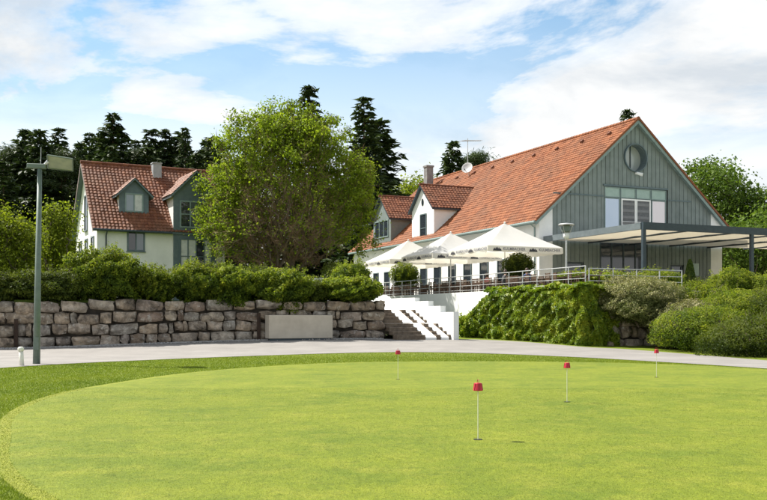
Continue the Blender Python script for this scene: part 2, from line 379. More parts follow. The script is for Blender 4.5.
def win(parent, plane, a0, a1, z0, z1, off, nx=1, nz=1, fr=teal_frame, pane=glass, ft=0.07, proud=0.06, name='window', sill=False, flat=False):
    """window on a wall plane: 'y-' faces local -y at y=off, 'x-' faces local -x at x=off; frame > panes"""
    def bx(mb, p0, p1, q0, q1, d0, d1):
        if plane == 'y-': mb.box(p0, p1, off - d1, off - d0, q0, q1)
        else: mb.box(off - d1, off - d0, p0, p1, q0, q1)
    mb = MB(); bx(mb, a0, a0+ft, z0, z1, 0.0, proud); bx(mb, a1-ft, a1, z0, z1, 0.0, proud)
    bx(mb, a0+ft, a1-ft, z0, z0+ft, 0.0, proud); bx(mb, a0+ft, a1-ft, z1-ft, z1, 0.0, proud)
    for i in range(1, nx):
        c = a0 + (a1-a0)*i/nx; bx(mb, c-ft*0.4, c+ft*0.4, z0+ft, z1-ft, 0.0, proud-0.006)
    for j in range(1, nz):
        c = z0 + (z1-z0)*j/nz
        for i in range(nx):
            l = a0+(a1-a0)*i/nx + (ft if i == 0 else ft*0.4); r = a0+(a1-a0)*(i+1)/nx - (ft if i == nx-1 else ft*0.4)
            bx(mb, l, r, c-ft*0.35, c+ft*0.35, 0.0, proud-0.01)
    if sill: bx(mb, a0-0.06, a1+0.06, z0-0.05, z0, 0.0, proud+0.08)
    w = mb.build(name, fr, parent)
    for i in range(nx):
        for j in range(nz):
            l = a0+(a1-a0)*i/nx; r = a0+(a1-a0)*(i+1)/nx; s = z0+(z1-z0)*j/nz; u = z0+(z1-z0)*(j+1)/nz
            p = MB(); bx(p, l+ft*0.3, r-ft*0.3, s+ft*0.3, u-ft*0.3, 0.004, 0.012 + 0.002*((i+j) % 2))
            p.build('pane', pane[(i + j*nx) % len(pane)] if isinstance(pane, (list, tuple)) else pane, parent if flat else w)
    return w

# ------------------------------------------------------------------ clubhouse with the clad gable
GW, EZ, AZ, BL = 16.2, 5.46, 12.6, 33.4
TP = (AZ - EZ) / (GW / 2); PIT = math.atan(TP); cp, sp_ = math.cos(PIT), math.sin(PIT)
club = empty('clubhouse', BO, BA, 'long white clubhouse with orange tiled roof and grey green boarded gable above the terrace', 'building')
mb = MB(); mb.extr([(0, 0), (GW, 0), (GW, EZ-0.08), (GW/2, AZ-0.08), (0, EZ-0.08)], 'y', 0.75, BL); mb.build('wall', white_plaster, club)
mb = MB(); mb.extr([(0, 0), (1.08, 0), (1.08, EZ+1.08*TP-0.1), (0, EZ-0.1)], 'y', -0.02, 0.747); mb.build('wall', white_plaster, club)
mb = MB(); mb.extr([(GW-1.08, 0), (GW, 0), (GW, EZ-0.1), (GW-1.08, EZ+1.08*TP-0.1)], 'y', -0.02, 0.747); mb.build('wall', white_plaster, club)
CX, CZ, CR = GW/2, 9.9, 0.95
def slope(x): return EZ + TP * min(x, GW - x) - 0.12
WX0, WX1, WZ0, WZ1 = 5.4, 10.9, 4.15, 7.75
xs = np.linspace(1.09, GW-1.09, 39)
def board(x0, x1, lo, hi):                        # lo/hi: (z at x0, z at x1)
    if min(hi[0]-lo[0], hi[1]-lo[1]) < 0.02: return
    m = MB(); m.extr([(x0+0.003, lo[0]), (x1-0.003, lo[1]), (x1-0.003, hi[1]), (x0+0.003, hi[0])], 'y', 0.0, 0.03)
    m.extr([(x0+0.004, lo[0]), (x0+0.055, lo[0]), (x0+0.055, hi[0]+0.0), (x0+0.004, hi[0])], 'y', -0.045, 0.0)
    m.build('cladding_board', teal_board, club)
def circ(x, s): d = CR*CR - (x-CX)**2; return CZ + s*math.sqrt(max(d, 0))
for x0, x1 in zip(xs[:-1], xs[1:]):
    top = (slope(x0), slope(x1))
    if (x0+x1)/2 > CX and x0 < CX: top = (slope(x0), slope(x1))
    xm = (x0+x1)/2; start = WZ1 if WX0 < xm < WX1 else 3.9
    if abs(xm-CX) < CR:
        board(x0, x1, (start, start), (circ(x0, -1), circ(x1, -1))); board(x0, x1, (circ(x0, 1), circ(x1, 1)), top)
    else: board(x0, x1, (start, start), top)
    if not (5.0 < xm < 9.2 or 2.2 < xm < 3.6 or 11.3 < xm < 12.4): board(x0, x1, (0.0, 0.0), (3.88, 3.88))
    elif not 5.0 < xm < 9.2: board(x0, x1, (2.35, 2.35), (3.88, 3.88))
m = MB(); m.box(1.1, WX0-0.1, -0.075, -0.047, 6.98, 7.08); m.box(WX1+0.1, GW-3.0, -0.075, -0.047, 6.98, 7.08); m.box(WX0-0.12, WX1+0.12, -0.11, -0.047, WZ1, WZ1+0.12)
m.build('ledge', teal_frame, club)
# round window: drum, glass, mullion
m = MB(); n = 32
for k in range(n):
    t0, t1 = 2*math.pi*k/n, 2*math.pi*(k+1)/n
    def q(t, r, y): return (CX + r*math.cos(t), y, CZ + r*math.sin(t))
    m.add([q(t0,CR,-0.16),q(t1,CR,-0.16),q(t1,CR,0.6),q(t0,CR,0.6),q(t0,CR+0.07,-0.16),q(t1,CR+0.07,-0.16),q(t1,CR+0.07,0.0),q(t0,CR+0.07,0.0)],
          [(0,1,2,3),(4,5,1,0),(7,6,5,4)])
rw = m.build('round_window', teal_frame, club)
m = MB(); m.add([(CX+CR*math.cos(2*math.pi*k/n), 0.56, CZ+CR*math.sin(2*math.pi*k/n)) for k in range(n)], [list(range(n))]); m.build('pane', glass_mat('grey porthole glass', (0.36, 0.39, 0.38), 0.1), rw)
m = MB(); m.box(CX-0.03, CX+0.03, 0.50, 0.55, CZ-CR+0.01, CZ+CR-0.01); m.build('mullion', dark_steel, rw)
m = MB(); m.box(CX-0.05, CX+0.05, -0.18, -0.05, 8.72, 8.84); m.tube([(CX+0.02, -0.15, 8.80), (CX+0.30, -0.45, 8.66)], [0.09, 0.13], 10); m.build('wall_lamp', white_paint, club)
# glazed group
m = MB()
m.box(WX0, WX1, 0.0, 0.06, WZ0, WZ1-0.003); m.build('window_panel', teal_frame, club)
gx = [5.4, 6.78, 8.15, 9.5, 10.9]
for a, b in zip(gx[:-1], gx[1:]): win(club, 'y-', a+0.02, b-0.02, 6.98, 7.70, -0.004, fr=grey_trim, pane=pale_green, ft=0.05, name='spandrel_panel')
win(club, 'y-', 5.42, 6.74, WZ0, 6.94, -0.004, fr=grey_trim, pane=glass_blue, ft=0.05)
win(club, 'y-', 6.86, 8.14, WZ0, 6.94, -0.004, 1, 1, fr=white_paint, pane=blind, ft=0.10, name='balcony_door')
win(club, 'y-', 8.16, 9.46, WZ0, 6.94, -0.004, 1, 1, fr=white_paint, pane=blind, ft=0.10, name='balcony_door')
for dx in (6.98, 8.28):
    for j in range(5):
        m = MB(); m.box(dx, dx+1.04, -0.045, -0.022, 4.6+j*0.47, 4.6+j*0.47+0.2); m.build('blind_slat', surf('blind slat', (0.16, 0.16, 0.165), (0.2, 0.2, 0.2), 3, 0.5) if j == 0 and dx < 7 else bpy.data.materials['blind slat'], club)
win(club, 'y-', 9.56, 10.86, WZ0, 6.94, -0.004, fr=grey_trim, pane=glass_pink, ft=0.05)
m = MB()
for z in (4.75, 5.05, 5.3): m.tube([(6.8, -0.16, z), (9.55, -0.16, z)], 0.022, 6)
for x in (6.85, 8.15, 9.5): m.tube([(x, -0.16, 4.2), (x, -0.16, 5.32)], 0.025, 6)
m.build('balcony_rail', white_paint, club)
# ground floor under the canopy
win(club, 'y-', 5.02, 9.18, 0.02, 3.86, 0.05, 4, 1, fr=dark_steel, pane=glass, ft=0.12, name='glass_door')
win(club, 'y-', 2.22, 3.58, 0.02, 2.33, 0.05, 1, 1, fr=dark_steel, pane=glass, ft=0.1, name='glass_door')
win(club, 'y-', 11.32, 12.38, 0.02, 2.33, 0.05, 1, 1, fr=dark_steel, pane=glass, ft=0.1, name='glass_door')
m = MB(); m.box(13.1, 13.9, -0.10, -0.05, 1.6, 2.5); m.build('menu_board', pale_green, club)
# side wall openings
for k, y in enumerate(np.arange(1.6, 31, 2.55)):
    win(club, 'x-', y, y+1.25, 0.25 if k % 2 else 0.05, 2.75, -0.004, 1, 1, fr=teal_frame, pane=glass, ft=0.08, sill=bool(k % 2))
# roof
LX = -0.5
m = MB(); m.extr([(LX, EZ+LX*TP-0.02), (GW/2, AZ-0.02), (GW-LX, EZ+LX*TP-0.02), (GW-LX, EZ+LX*TP-0.2), (GW/2, AZ-0.2), (LX, EZ+LX*TP-0.2)], 'y', -0.33, BL+0.3)
rf = m.build('roof', grey_trim, club)
V = (GW/2 - LX) / cp
tiles('roof_tiles', (LX, BL+0.34, EZ+LX*TP), (0, -1, 0), (cp, 0, sp_), BL+0.72, V, tile_orange, rf)
tiles('roof_tiles', (GW-LX, -0.38, EZ+LX*TP), (0, 1, 0), (-cp, 0, sp_), BL+0.72, V, tile_orange, rf, tw=0.6, th=0.6)
ridge_caps(rf, (GW/2, -0.4, AZ+0.06), (GW/2, BL+0.4, AZ+0.06), tile_orange, 0.15)
m = MB()
for s in (0, 1):
    f = (lambda x: x) if s == 0 else (lambda x: GW - x)
    m.extr([(f(LX), EZ+LX*TP-0.30), (f(GW/2), AZ-0.30), (f(GW/2), AZ-0.02), (f(LX), EZ+LX*TP-0.02)], 'y', -0.37, -0.333)
m.build('verge_board', grey_trim, rf)
m = MB()
for s in (0, 1):
    f = (lambda x: x) if s == 0 else (lambda x: GW - x)
    m.extr([(f(LX), EZ+LX*TP-0.016), (f(GW/2), AZ-0.016), (f(GW/2), AZ+0.17), (f(LX), EZ+LX*TP+0.17)], 'y', -0.44, -0.385)
o = m.build('verge_tiles', tile_orange, rf); set_rnd(o, [0.2]*12)
m = MB(); m.tube([(LX-0.08, -0.35, EZ+LX*TP-0.06), (LX-0.08, BL, EZ+LX*TP-0.10)], 0.085, 8); m.tube([(LX+0.02, 0.45, EZ+LX*TP-0.1), (-0.07, 0.45, EZ-0.8), (-0.07, 0.45, 0.1)], 0.05, 8); m.build('gutter', grey_trim, rf)
for k in range(9):
    y = 1.6 + k*3.3; x = GW/2 - 0.95
    m = MB(); m.box(-0.13, 0.13, -0.12, 0.12, 0, 0.17); o = m.build('vent_tile', tile_brown, rf); set_rnd(o, [0.1]*6)
    o.location = (x, y, EZ+x*TP+0.05); o.rotation_euler = (0, -PIT, 0)
def dormer(y0, y1, ez, az, wmat, trim, name):
    ym = (y0+y1)/2
    m = MB(); m.extr([(y0, EZ-0.6), (y1, EZ-0.6), (y1, ez), (ym, az-0.1), (y0, ez)], 'x', -0.02, 5.2)
    d = m.build('dormer', wmat, club); tp = (az-ez)/(ym-y0); p = math.atan(tp); c, s = math.cos(p), math.sin(p); ov = 0.25
    v = (ym-y0+ov)/c
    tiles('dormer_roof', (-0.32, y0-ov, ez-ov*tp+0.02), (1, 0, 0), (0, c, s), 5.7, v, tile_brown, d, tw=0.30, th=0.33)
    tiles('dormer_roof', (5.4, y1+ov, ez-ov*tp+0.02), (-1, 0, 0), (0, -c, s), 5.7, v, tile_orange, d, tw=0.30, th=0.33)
    m = MB(); m.extr([(y0-ov, ez-ov*tp-0.16), (ym, az-0.14), (y1+ov, ez-ov*tp-0.16), (y1+ov, ez-ov*tp+0.01), (ym, az+0.01), (y0-ov, ez-ov*tp+0.01)], 'x', -0.3, 5.3)
    m.build('fascia', trim, d); ridge_caps(d, (-0.35, ym, az+0.04), (5.3, ym, az+0.04), tile_brown, 0.11)
    return d, ym
d1, ym = dormer(15.6, 19.8, 7.89, 9.83, white_plaster, dark_steel, 'dormer')
win(d1, 'x-', 16.95, 18.15, 4.9, 7.35, -0.022, 1, 2, fr=teal_frame, pane=glass, ft=0.09, flat=True)
m = MB(); m.extr([(ym+0.2*math.cos(t), 8.35+0.32*math.sin(t)) for t in np.linspace(0, 2*math.pi, 15)[:-1]], 'x', -0.06, -0.022); m.build('oculus', glass, d1)
d2, ym2 = dormer(24.3, 28.4, 7.89, 9.9, teal_board, dark_steel, 'dormer')
win(d2, 'x-', 24.8, 27.9, 6.0, 7.6, -0.022, 3, 1, fr=grey_trim, pane=glass, ft=0.09, flat=True)
m = MB(); m.box(6.2, 6.9, 29.3, 30.0, 9.8, 13.55); m.box(6.13, 6.97, 29.23, 30.07, 13.55, 13.72); m.build('chimney', surf('chimney sheet', (0.17, 0.16, 0.16), (0.26, 0.25, 0.24), 3, 0.5), club)
# aerial and dish on the ridge
ae = empty('antenna_mast', B(8.1, 24.4, AZ+0.1), BA, 'thin aerial mast with comb antenna standing on the orange roof ridge', 'antenna')
m = MB(); m.tube([(0, 0, -0.6), (0, 0, 2.95)], 0.035, 6); m.build('mast', galv, ae)
m = MB(); m.tube([(-0.95, -0.6, 2.55), (1.75, 0.6, 2.98)], 0.04, 6)
for k in range(12):
    t = k/11; x = -0.95+2.7*t; y = -0.6+1.2*t; z = 2.55+0.43*t; h = 0.42 - 0.22*t
    m.tube([(x+h*0.4, y-h, z), (x-h*0.4, y+h, z)], 0.026, 4)
m.build('antenna_array', galv, ae)
di = empty('satellite_dish', B(7.0, 22.2, AZ-0.95), BA+R(-32), 'round grey satellite dish tilted upward on the orange roof', 'dish')
m = MB(); m.tube([(0, 0, -0.1), (0, 0, 0.75)], 0.04, 6); m.build('bracket', galv, di)
m = MB(); m.lathe([(0.001, 0.0), (0.2, 0.02), (0.38, 0.065), (0.52, 0.12), (0.54, 0.12), (0.4, 0.03), (0.001, -0.04)], 24)
o = m.build('reflector', dish_grey, di, smooth=True); o.location = (-0.12, -0.12, 0.72); o.rotation_euler = (R(68), 0, R(-20))
m = MB(); m.tube([(-0.15, -0.18, 0.3), (-0.35, -0.62, 0.52)], 0.02, 6); m.tube([(-0.35, -0.58, 0.50), (-0.37, -0.70, 0.58)], 0.05, 8); m.build('feed_arm', dark_steel, di)

# ------------------------------------------------------------------ canopy in front of the gable
can = empty('pergola', B(0.38, -10.2), BA, 'dark steel pergola with cream awning cloth in front of the boarded gable', 'pergola')
PZ = 4.03; PD = 10.05
m = MB(); m.box(-0.1, 25, -0.10, 0.10, PZ-0.42, PZ); m.build('front_beam', dark_steel, can)
for x in (0.0, 8.3, 16.6, 24.8):
    m = MB(); m.box(x-0.11, x+0.11, -0.085, 0.085, 0, PZ-0.42); m.box(x-0.17, x+0.17, -0.15, 0.15, 0, 0.03); m.build('post', dark_steel, can)
m = MB(); m.box(-0.14, 0.06, 0.103, PD, PZ-0.40, PZ-0.02); m.build('side_beam', surf('grey canopy fascia', (0.10, 0.125, 0.135), (0.135, 0.16, 0.17), 3, 0.5), can)
nb = 7
for k in range(1, nb):
    x = 0.0 + k*25/nb
    m = MB(); m.box(x-0.05, x+0.05, 0.103, PD, PZ-0.39, PZ-0.05); m.build('rafter', dark_steel, can)
for k in range(nb):
    x0 = k*25/nb + 0.07; x1 = (k+1)*25/nb - 0.07
    v = []; f = []; q = 16
    for i in range(q+1):
        y = 0.12 + (PD-0.16)*i/q; z = PZ-0.27 - 0.04*abs(math.sin(i*math.pi/4))
        v += [(x0, y, z), (x1, y, z), (x0, y, z+0.012), (x1, y, z+0.012)]
    for i in range(q): f += [(4*i, 4*i+1, 4*i+5, 4*i+4), (4*i+2, 4*i+6, 4*i+7, 4*i+3)]
    m = MB(); m.add(v, f); m.build('awning_cloth', awning, can)

# ------------------------------------------------------------------ house on the plateau
HA = R(28); HO = Vector((at(97, 65), 65, 2.5))
house = empty('house', HO, HA, 'white two storey house with red brown tiled roof, small dormer and glazed bay', 'house')
HL, HD, HE, HR = 9.4, 8.7, 5.9, 10.75
m = MB(); m.extr([(0, 0), (HD, 0), (HD, HE-0.05), (HD/2, HR-0.1), (0, HE-0.05)], 'x', 0, HL); m.build('wall', cream_plaster, house)
htp = (HR-HE)/(HD/2); hp = math.atan(htp); hc, hs_ = math.cos(hp), math.sin(hp); OV = 0.45
m = MB(); m.extr([(-OV, HE-OV*htp-0.02), (HD/2, HR-0.02), (HD+OV, HE-OV*htp-0.02), (HD+OV, HE-OV*htp-0.17), (HD/2, HR-0.19), (-OV, HE-OV*htp-0.17)], 'x', -0.35, HL+0.35)
hr = m.build('roof', teal_frame, house)
tiles('roof_tiles', (-0.38, -OV, HE-OV*htp), (1, 0, 0), (0, hc, hs_), HL+0.76, (HD/2+OV)/hc, tile_brown, hr, 0.27, 0.31, 0.05)
tiles('roof_tiles', (HL+0.38, HD+OV, HE-OV*htp), (-1, 0, 0), (0, -hc, hs_), HL+0.76, (HD/2+OV)/hc, tile_brown, hr, 0.6, 0.6)
ridge_caps(hr, (-0.4, HD/2, HR+0.05), (HL+0.4, HD/2, HR+0.05), tile_brown, 0.13)
m = MB(); m.extr([(-OV, HE-OV*htp-0.26), (HD/2, HR-0.26), (HD+OV, HE-OV*htp-0.26), (HD+OV, HE-OV*htp-0.01), (HD/2, HR-0.01), (-OV, HE-OV*htp-0.01)], 'x', -0.385, -0.353); m.build('verge_board', surf('mauve brown board', (0.20, 0.15, 0.15), (0.26, 0.20, 0.19), 3, 0.6), hr)
m = MB(); m.tube([(-0.3, -OV-0.07, HE-OV*htp-0.06), (5.25, -OV-0.07, HE-OV*htp-0.09)], 0.08, 8); m.tube([(0.62, -OV-0.05, HE-OV*htp-0.1), (0.62, -0.08, HE-0.95), (0.62, -0.08, 0)], 0.05, 8); m.build('gutter', dark_steel, hr)
win(house, 'y-', 2.1, 3.38, 3.9, 5.45, -0.004, 2, 1, fr=teal_frame, pane=[glass, glass_mat('pale window glass', (0.12, 0.15, 0.18))], ft=0.11, sill=True)
# gable end windows (face local -x)
win(house, 'x-', 3.55, 4.75, 5.6, 8.3, -0.004, 1, 1, fr=teal_frame, pane=glass, ft=0.10, sill=True)
for y0 in (1.0, 3.5, 6.0): win(house, 'x-', y0, y0+1.1, 2.5, 5.0, -0.004, 1, 1, fr=teal_frame, pane=glass, ft=0.1, sill=True)
# small dormer
u0, dx0, dx1 = 0.75, 1.72, 3.82; dz0 = HE+u0*htp; dze, dza = 8.25, 9.25; dxm = (dx0+dx1)/2
m = MB(); m.extr([(dx0, dz0-0.3), (dx1, dz0-0.3), (dx1, dze), (dxm, dza-0.08), (dx0, dze)], 'y', u0+0.05, 3.2); dm = m.build('dormer', cream_plaster, house)
m = MB(); m.extr([(dx0-0.02, dz0-0.05), (dx1+0.02, dz0-0.05), (dx1+0.02, dze+0.02), (dxm, dza-0.05), (dx0-0.02, dze+0.02)], 'y', u0-0.01, u0+0.047); m.build('dormer_front', teal_frame, dm)
win(dm, 'y-', dx0+0.38, dx1-0.38, dz0+0.1, dze-0.05, u0-0.014, 2, 1, fr=grey_trim, pane=[glass_mat('bluish window glass', (0.20, 0.25, 0.30)), curtain], ft=0.09, flat=True)
dp = (dza-dze)/(dxm-dx0); da = math.atan(dp); o_ = 0.3
tiles('dormer_roof', (dx0-o_, 3.4, dze-o_*dp+0.04), (0, -1, 0), (math.cos(da), 0, math.sin(da)), 3.4-u0+0.4, (dxm-dx0+o_)/math.cos(da), tile_brown, dm, 0.3, 0.33)
tiles('dormer_roof', (dx1+o_, u0-0.4, dze-o_*dp+0.04), (0, 1, 0), (-math.cos(da), 0, math.sin(da)), 3.4-u0+0.4, (dxm-dx0+o_)/math.cos(da), tile_brown, dm, 0.3, 0.33)
m = MB(); m.extr([(dx0-o_, dze-o_*dp-0.12), (dxm, dza-0.1), (dx1+o_, dze-o_*dp-0.12), (dx1+o_, dze-o_*dp+0.03), (dxm, dza+0.03), (dx0-o_, dze-o_*dp+0.03)], 'y', u0-0.36, 3.3); m.build('fascia', teal_frame, dm)
# glazed cross-gable bay
bx0, bx1 = 5.4, 8.6; bze, bza = 8.35, 9.95; bm_ = (bx0+bx1)/2; by = -0.35
m = MB(); m.extr([(bx0, 0), (bx1, 0), (bx1, bze), (bm_, bza-0.1), (bx0, bze)], 'y', by+0.05, 4.0); bay = m.build('bay', cream_plaster, house)
m = MB(); m.extr([(bx0-0.02, 0), (bx1+0.02, 0), (bx1+0.02, bze+0.02), (bm_, bza-0.06), (bx0-0.02, bze+0.02)], 'y', by-0.01, by+0.047); m.build('bay_front', teal_frame, bay)
win(bay, 'y-', bx0+0.45, bx1-0.4, 5.75, 7.75, by-0.014, 3, 2, fr=grey_trim, pane=[glass, glass_mat('mid window glass', (0.09, 0.11, 0.12)), glass], ft=0.10, flat=True)
win(bay, 'y-', bx0+0.45, bx1-0.3, 1.0, 4.95, by-0.014, 4, 3, fr=teal_frame, pane=[curtain, curtain, glass, curtain], ft=0.10, flat=True)
bp = (bza-bze)/(bm_-bx0); ba = math.atan(bp)
tiles('bay_roof', (bx0-o_, 4.6, bze-o_*bp+0.04), (0, -1, 0), (math.cos(ba), 0, math.sin(ba)), 4.6-by+0.5, (bm_-bx0+o_)/math.cos(ba), tile_brown, bay, 0.3, 0.33)
tiles('bay_roof', (bx1+o_, by-0.5, bze-o_*bp+0.04), (0, 1, 0), (-math.cos(ba), 0, math.sin(ba)), 4.6-by+0.5, (bm_-bx0+o_)/math.cos(ba), tile_brown, bay, 0.3, 0.33)
m = MB(); m.extr([(bx0-o_, bze-o_*bp-0.15), (bm_, bza-0.12), (bx1+o_, bze-o_*bp-0.15), (bx1+o_, bze-o_*bp+0.03), (bm_, bza+0.03), (bx0-o_, bze-o_*bp+0.03)], 'y', by-0.46, 4.4); m.build('fascia', teal_frame, bay)
m = MB(); m.box(4.85, 5.5, 3.5, 4.1, 9.4, 10.98); m.box(4.8, 5.55, 3.45, 4.15, 10.98, 11.06); m.build('chimney', surf('grey chimney sheet', (0.30, 0.32, 0.33), (0.40, 0.41, 0.42), 3, 0.5), house)

# ------------------------------------------------------------------ terrace walls, stair, railings
m = MB(); m.box(-6.55, -6.353, -14.05, -1.6, -3.3, 0.12)
tag(m.build('retaining_wall', white_paint, loc=BO, rz=BA), 'bright white painted retaining wall carrying the terrace railing', 'wall')
m = MB(); m.box(-6.55, -6.353, -1.597, 32, -3.3, 0.12)
tag(m.build('retaining_wall', white_paint, loc=BO, rz=BA), 'white retaining wall running on behind the stair head', 'wall')
sw = MB(); prof = [(-8.3, -3.1), (-8.3, -1.18), (-6.75, -1.18), (-6.75, -0.83), (-5.25, -0.83), (-5.25, -0.53), (-3.45, -0.53), (-3.45, -0.3), (0.6, -0.3), (0.6, -3.1)]
sw.extr(prof, 'x', -11.03, -10.70)
tag(sw.build('stair_wall', white_paint, loc=BO, rz=BA), 'white stair wall with stepped top ending in a grey shaded pier', 'wall')
st = empty('staircase', B(-14.3, -8.0, -2.62), BA, 'outdoor stair of brown sleeper steps with white ramp strips between', 'stairs')
segs = [(0.0, 1.72, 0), (1.72, 2.36, 1), (2.36, 2.66, 0), (2.66, 3.12, 1), (3.12, 3.27, 0)]
def flight(y0, z0, n=4, tr=0.5, rs=0.2):
    for a, b, k in segs:
        if k == 0:
            for i in range(n):
                m = MB(); m.box(a+0.004, b-0.004, y0+i*tr, y0+(i+1)*tr+(0.02 if i < n-1 else 0), z0+i*rs-(0.3 if i == 0 else 0.02), z0+(i+1)*rs)
                m.build('step', wood_step, st, bevel=0.012)
        else:
            m = MB(); m.extr([(y0-0.05, z0-0.3), (y0+n*tr, z0-0.3), (y0+n*tr, z0+n*rs+0.03), (y0-0.05, z0+0.06)], 'x', a, b); m.build('ramp_strip', white_paint, st)
flight(0.0, 0.0)
m = MB(); m.box(0, 3.27, 2.003, 2.95, 0.2, 0.80); m.build('landing', concrete, st)
flight(2.953, 0.80)
m = MB(); m.box(0, 3.27, 4.956, 5.9, 0.7, 1.60); m.build('landing', concrete, st)
m = MB(); m.extr([(5.903, 0.7), (8.6, 0.7), (8.6, 2.55), (5.903, 1.61)], 'x', 0, 3.27); m.build('ramp_strip', white_paint, st)
m = MB(); m.box(0, 3.27, 8.603, 10.3, 0.7, 2.56); m.build('landing', white_paint, st)
# railings: galvanised, four rails
def railing(p0, p1, name, label, rails=(0.12, 0.4, 0.7, 1.03), step=1.5):
    p0, p1 = Vector(p0), Vector(p1); d = p1-p0; n = max(1, round(d.length/step)); ang = math.atan2(d.y, d.x); Ln = d.length
    r = empty(name, p0, ang, label, 'railing')
    for i in range(n+1):
        m = MB(); x = Ln*i/n; m.box(x-0.022, x+0.022, -0.022, 0.022, 0, rails[-1]-0.021); m.build('post', galv, r)
    for z in rails:
        m = MB(); m.tube([(-0.03, 0.035 if z < rails[-1] else 0, z), (Ln+0.03, 0.035 if z < rails[-1] else 0, z)], 0.026 if z == rails[-1] else 0.017, 8); m.build('rail', galv, r)
railing(B(-6.45, -13.95, 0.12), B(-6.45, 14.0, 0.12), 'railing', 'long steel railing on top of the white terrace wall')
railing(B(-6.25, -13.98, 0.0), B(-0.2, -13.98, 0.0), 'railing', 'short steel railing behind the shrubs in front of the pergola')

# ------------------------------------------------------------------ stone wall of quarry blocks
def stone_mesh(w, h, d, seed):
    r = random.Random(seed); bm = bmesh.new(); bmesh.ops.create_cube(bm, size=1.0)
    bmesh.ops.subdivide_edges(bm, edges=list(bm.edges), cuts=1, use_grid_fill=True)
    for v in bm.verts:
        c = v.co; k = sum(abs(a) > 0.4 for a in c)
        f = 1.0 - (0.0, -0.05, 0.07, 0.20)[k] * r.uniform(0.4, 1.5)
        v.co = Vector((c.x*w*(f*0.6+0.4) + r.uniform(-.05, .05), c.y*d*f + r.uniform(-.09, .09), c.z*h*f + r.uniform(-.05, .05)))
    me = bpy.data.meshes.new('stone'); bm.to_mesh(me); bm.free(); me.materials.append(stone_m)
    me.polygons.foreach_set('use_smooth', [random.Random(seed+i).random() < 0.6 for i in range(len(me.polygons))]); return me
def stone_wall(p0, p1, zb, zt, courses, label, depth=0.7, lmin=0.6, lmax=1.45, name='stone_wall', ragged=0.0):
    p0, p1 = Vector(p0), Vector(p1); d = p1-p0; Ln = d.length; ang = math.atan2(d.y, d.x)
    root = empty(name, (p0.x, p0.y, 0), ang, label, 'wall')
    m = MB(); m.extr([(0, zb(0)-0.3), (Ln, zb(Ln)-0.3), (Ln, zt(Ln)-0.10), (0, zt(0)-0.10)], 'y', 0.24, depth); m.build('backing', soil, root)
    r = random.Random(int(Ln*100)); sd = 0
    for c in range(courses):
        x = -r.uniform(0, 0.5) if c else -0.1
        x = max(x, 0)
        while x < Ln - 0.25:
            w = r.uniform(lmin, lmax); w = min(w, Ln-x)
            if Ln-x-w < 0.5: w = Ln-x
            zl = zb(x+w/2); H = (zt(x+w/2)-zl)/courses; hh = H*r.uniform(0.90, 1.05); sd += 1; zl = zl + (0.05*math.sin(x*0.9+c*2.1)+0.035*math.sin(x*2.3+c) if 0 < c else 0)
            pieces = [(x, w, 0, hh)] if r.random() > 0.1 else [(x, w*0.68, 0, hh), (x+w*0.68, w*0.32, 0, hh)]
            for (xx, ww, zo, h2) in pieces:
                sd += 1
                o = bpy.data.objects.new('stone', stone_mesh(ww-r.uniform(0.025, 0.07), h2-r.uniform(0.02, 0.05), depth*0.8, sd*7+c))
                o.location = (xx+ww/2, depth*0.4+r.uniform(-0.06, 0.05), zl+H*(c+0.5)+zo + (r.uniform(-.02, .05) if c == courses-1 else 0))
                o.rotation_euler = (r.uniform(-.1, .1), r.uniform(-.07, .07), r.uniform(-.08, .08)); link(o, root)
            x += w
    return root
WD = Vector((0.1 - (-29.2), 50.0 - 41.41, 0)).normalized()
W0 = Vector((-29.2, 41.41, 0)); W1 = Vector((0.1, 50.0, 0))
stone_wall(W0, W1, lambda s: zg(*(W0+WD*s)[:2]) - 0.02, lambda s: 2.40 + 0.13*s/30.5, 4, 'long retaining wall of rough grey and brown quarry blocks under the hedge')
r0 = W1 + Vector((-0.28, 0.55, 0)); r1 = r0 + Vector((-sB, cB, 0)) * 4.4
stone_wall(r0 + Vector((0.28, -0.1, 0)), r1 + Vector((0.28, -0.1, 0)), lambda s: 0.40, lambda s: 2.55, 4, 'short return of rough quarry blocks flanking the brown stair')
# blocks showing under the trailing shrub
fb0 = B(-5.6, -14.6); fb1 = B(-0.2, -14.9)
stone_wall((fb0.x, fb0.y, 0), (fb1.x, fb1.y, 0), lambda s: -0.05, lambda s: 2.4, 4, 'pale block retaining wall half hidden by the grey trailing shrub', lmin=0.7, lmax=1.4)
m = MB(); m.box(-6.35, 42, -14.04, -13.853, -3.4, -0.05)
tag(m.build('terrace_front_wall', concrete, loc=BO, rz=BA), 'concrete terrace wall hidden behind ivy and bank shrubs', 'wall')
# gravel strip at the foot of the wall
def gravel():
    r = np.random.default_rng(5); n = 5200; s = r.random(n)*30.3; w = -0.02 - np.abs(r.normal(0, 0.28, n)); nrm = np.array([WD.y, -WD.x])
    X = W0.x + WD.x*s - nrm[0]*w; Y = W0.y + WD.y*s - nrm[1]*w
    base = np.array([(1,0,0),(-1,0,0),(0,1,0),(0,-1,0),(0,0,1),(0,0,-1)], float); F = [(0,2,4),(2,1,4),(1,3,4),(3,0,4),(2,0,5),(1,2,5),(3,1,5),(0,3,5)]
    vs = []; fs = []
    for i in range(n):
        z = zg(X[i], Y[i]); k = r.uniform(0.025, 0.06)
        vs.append(base*k*r.uniform(0.6, 1.2, (6, 3)) + (X[i], Y[i], z+0.03)); fs += [tuple(a+6*i for a in q) for q in F]
    me = bpy.data.meshes.new('gravel'); me.from_pydata(np.concatenate(vs).tolist(), [], fs)
    me.materials.append(surf('grey gravel', (0.22, 0.21, 0.20), (0.42, 0.40, 0.37), 18, 0.9))
    tag(link(bpy.data.objects.new('gravel', me)), 'grey gravel strip along the foot of the quarry block wall', 'gravel', kind='stuff')
gravel()
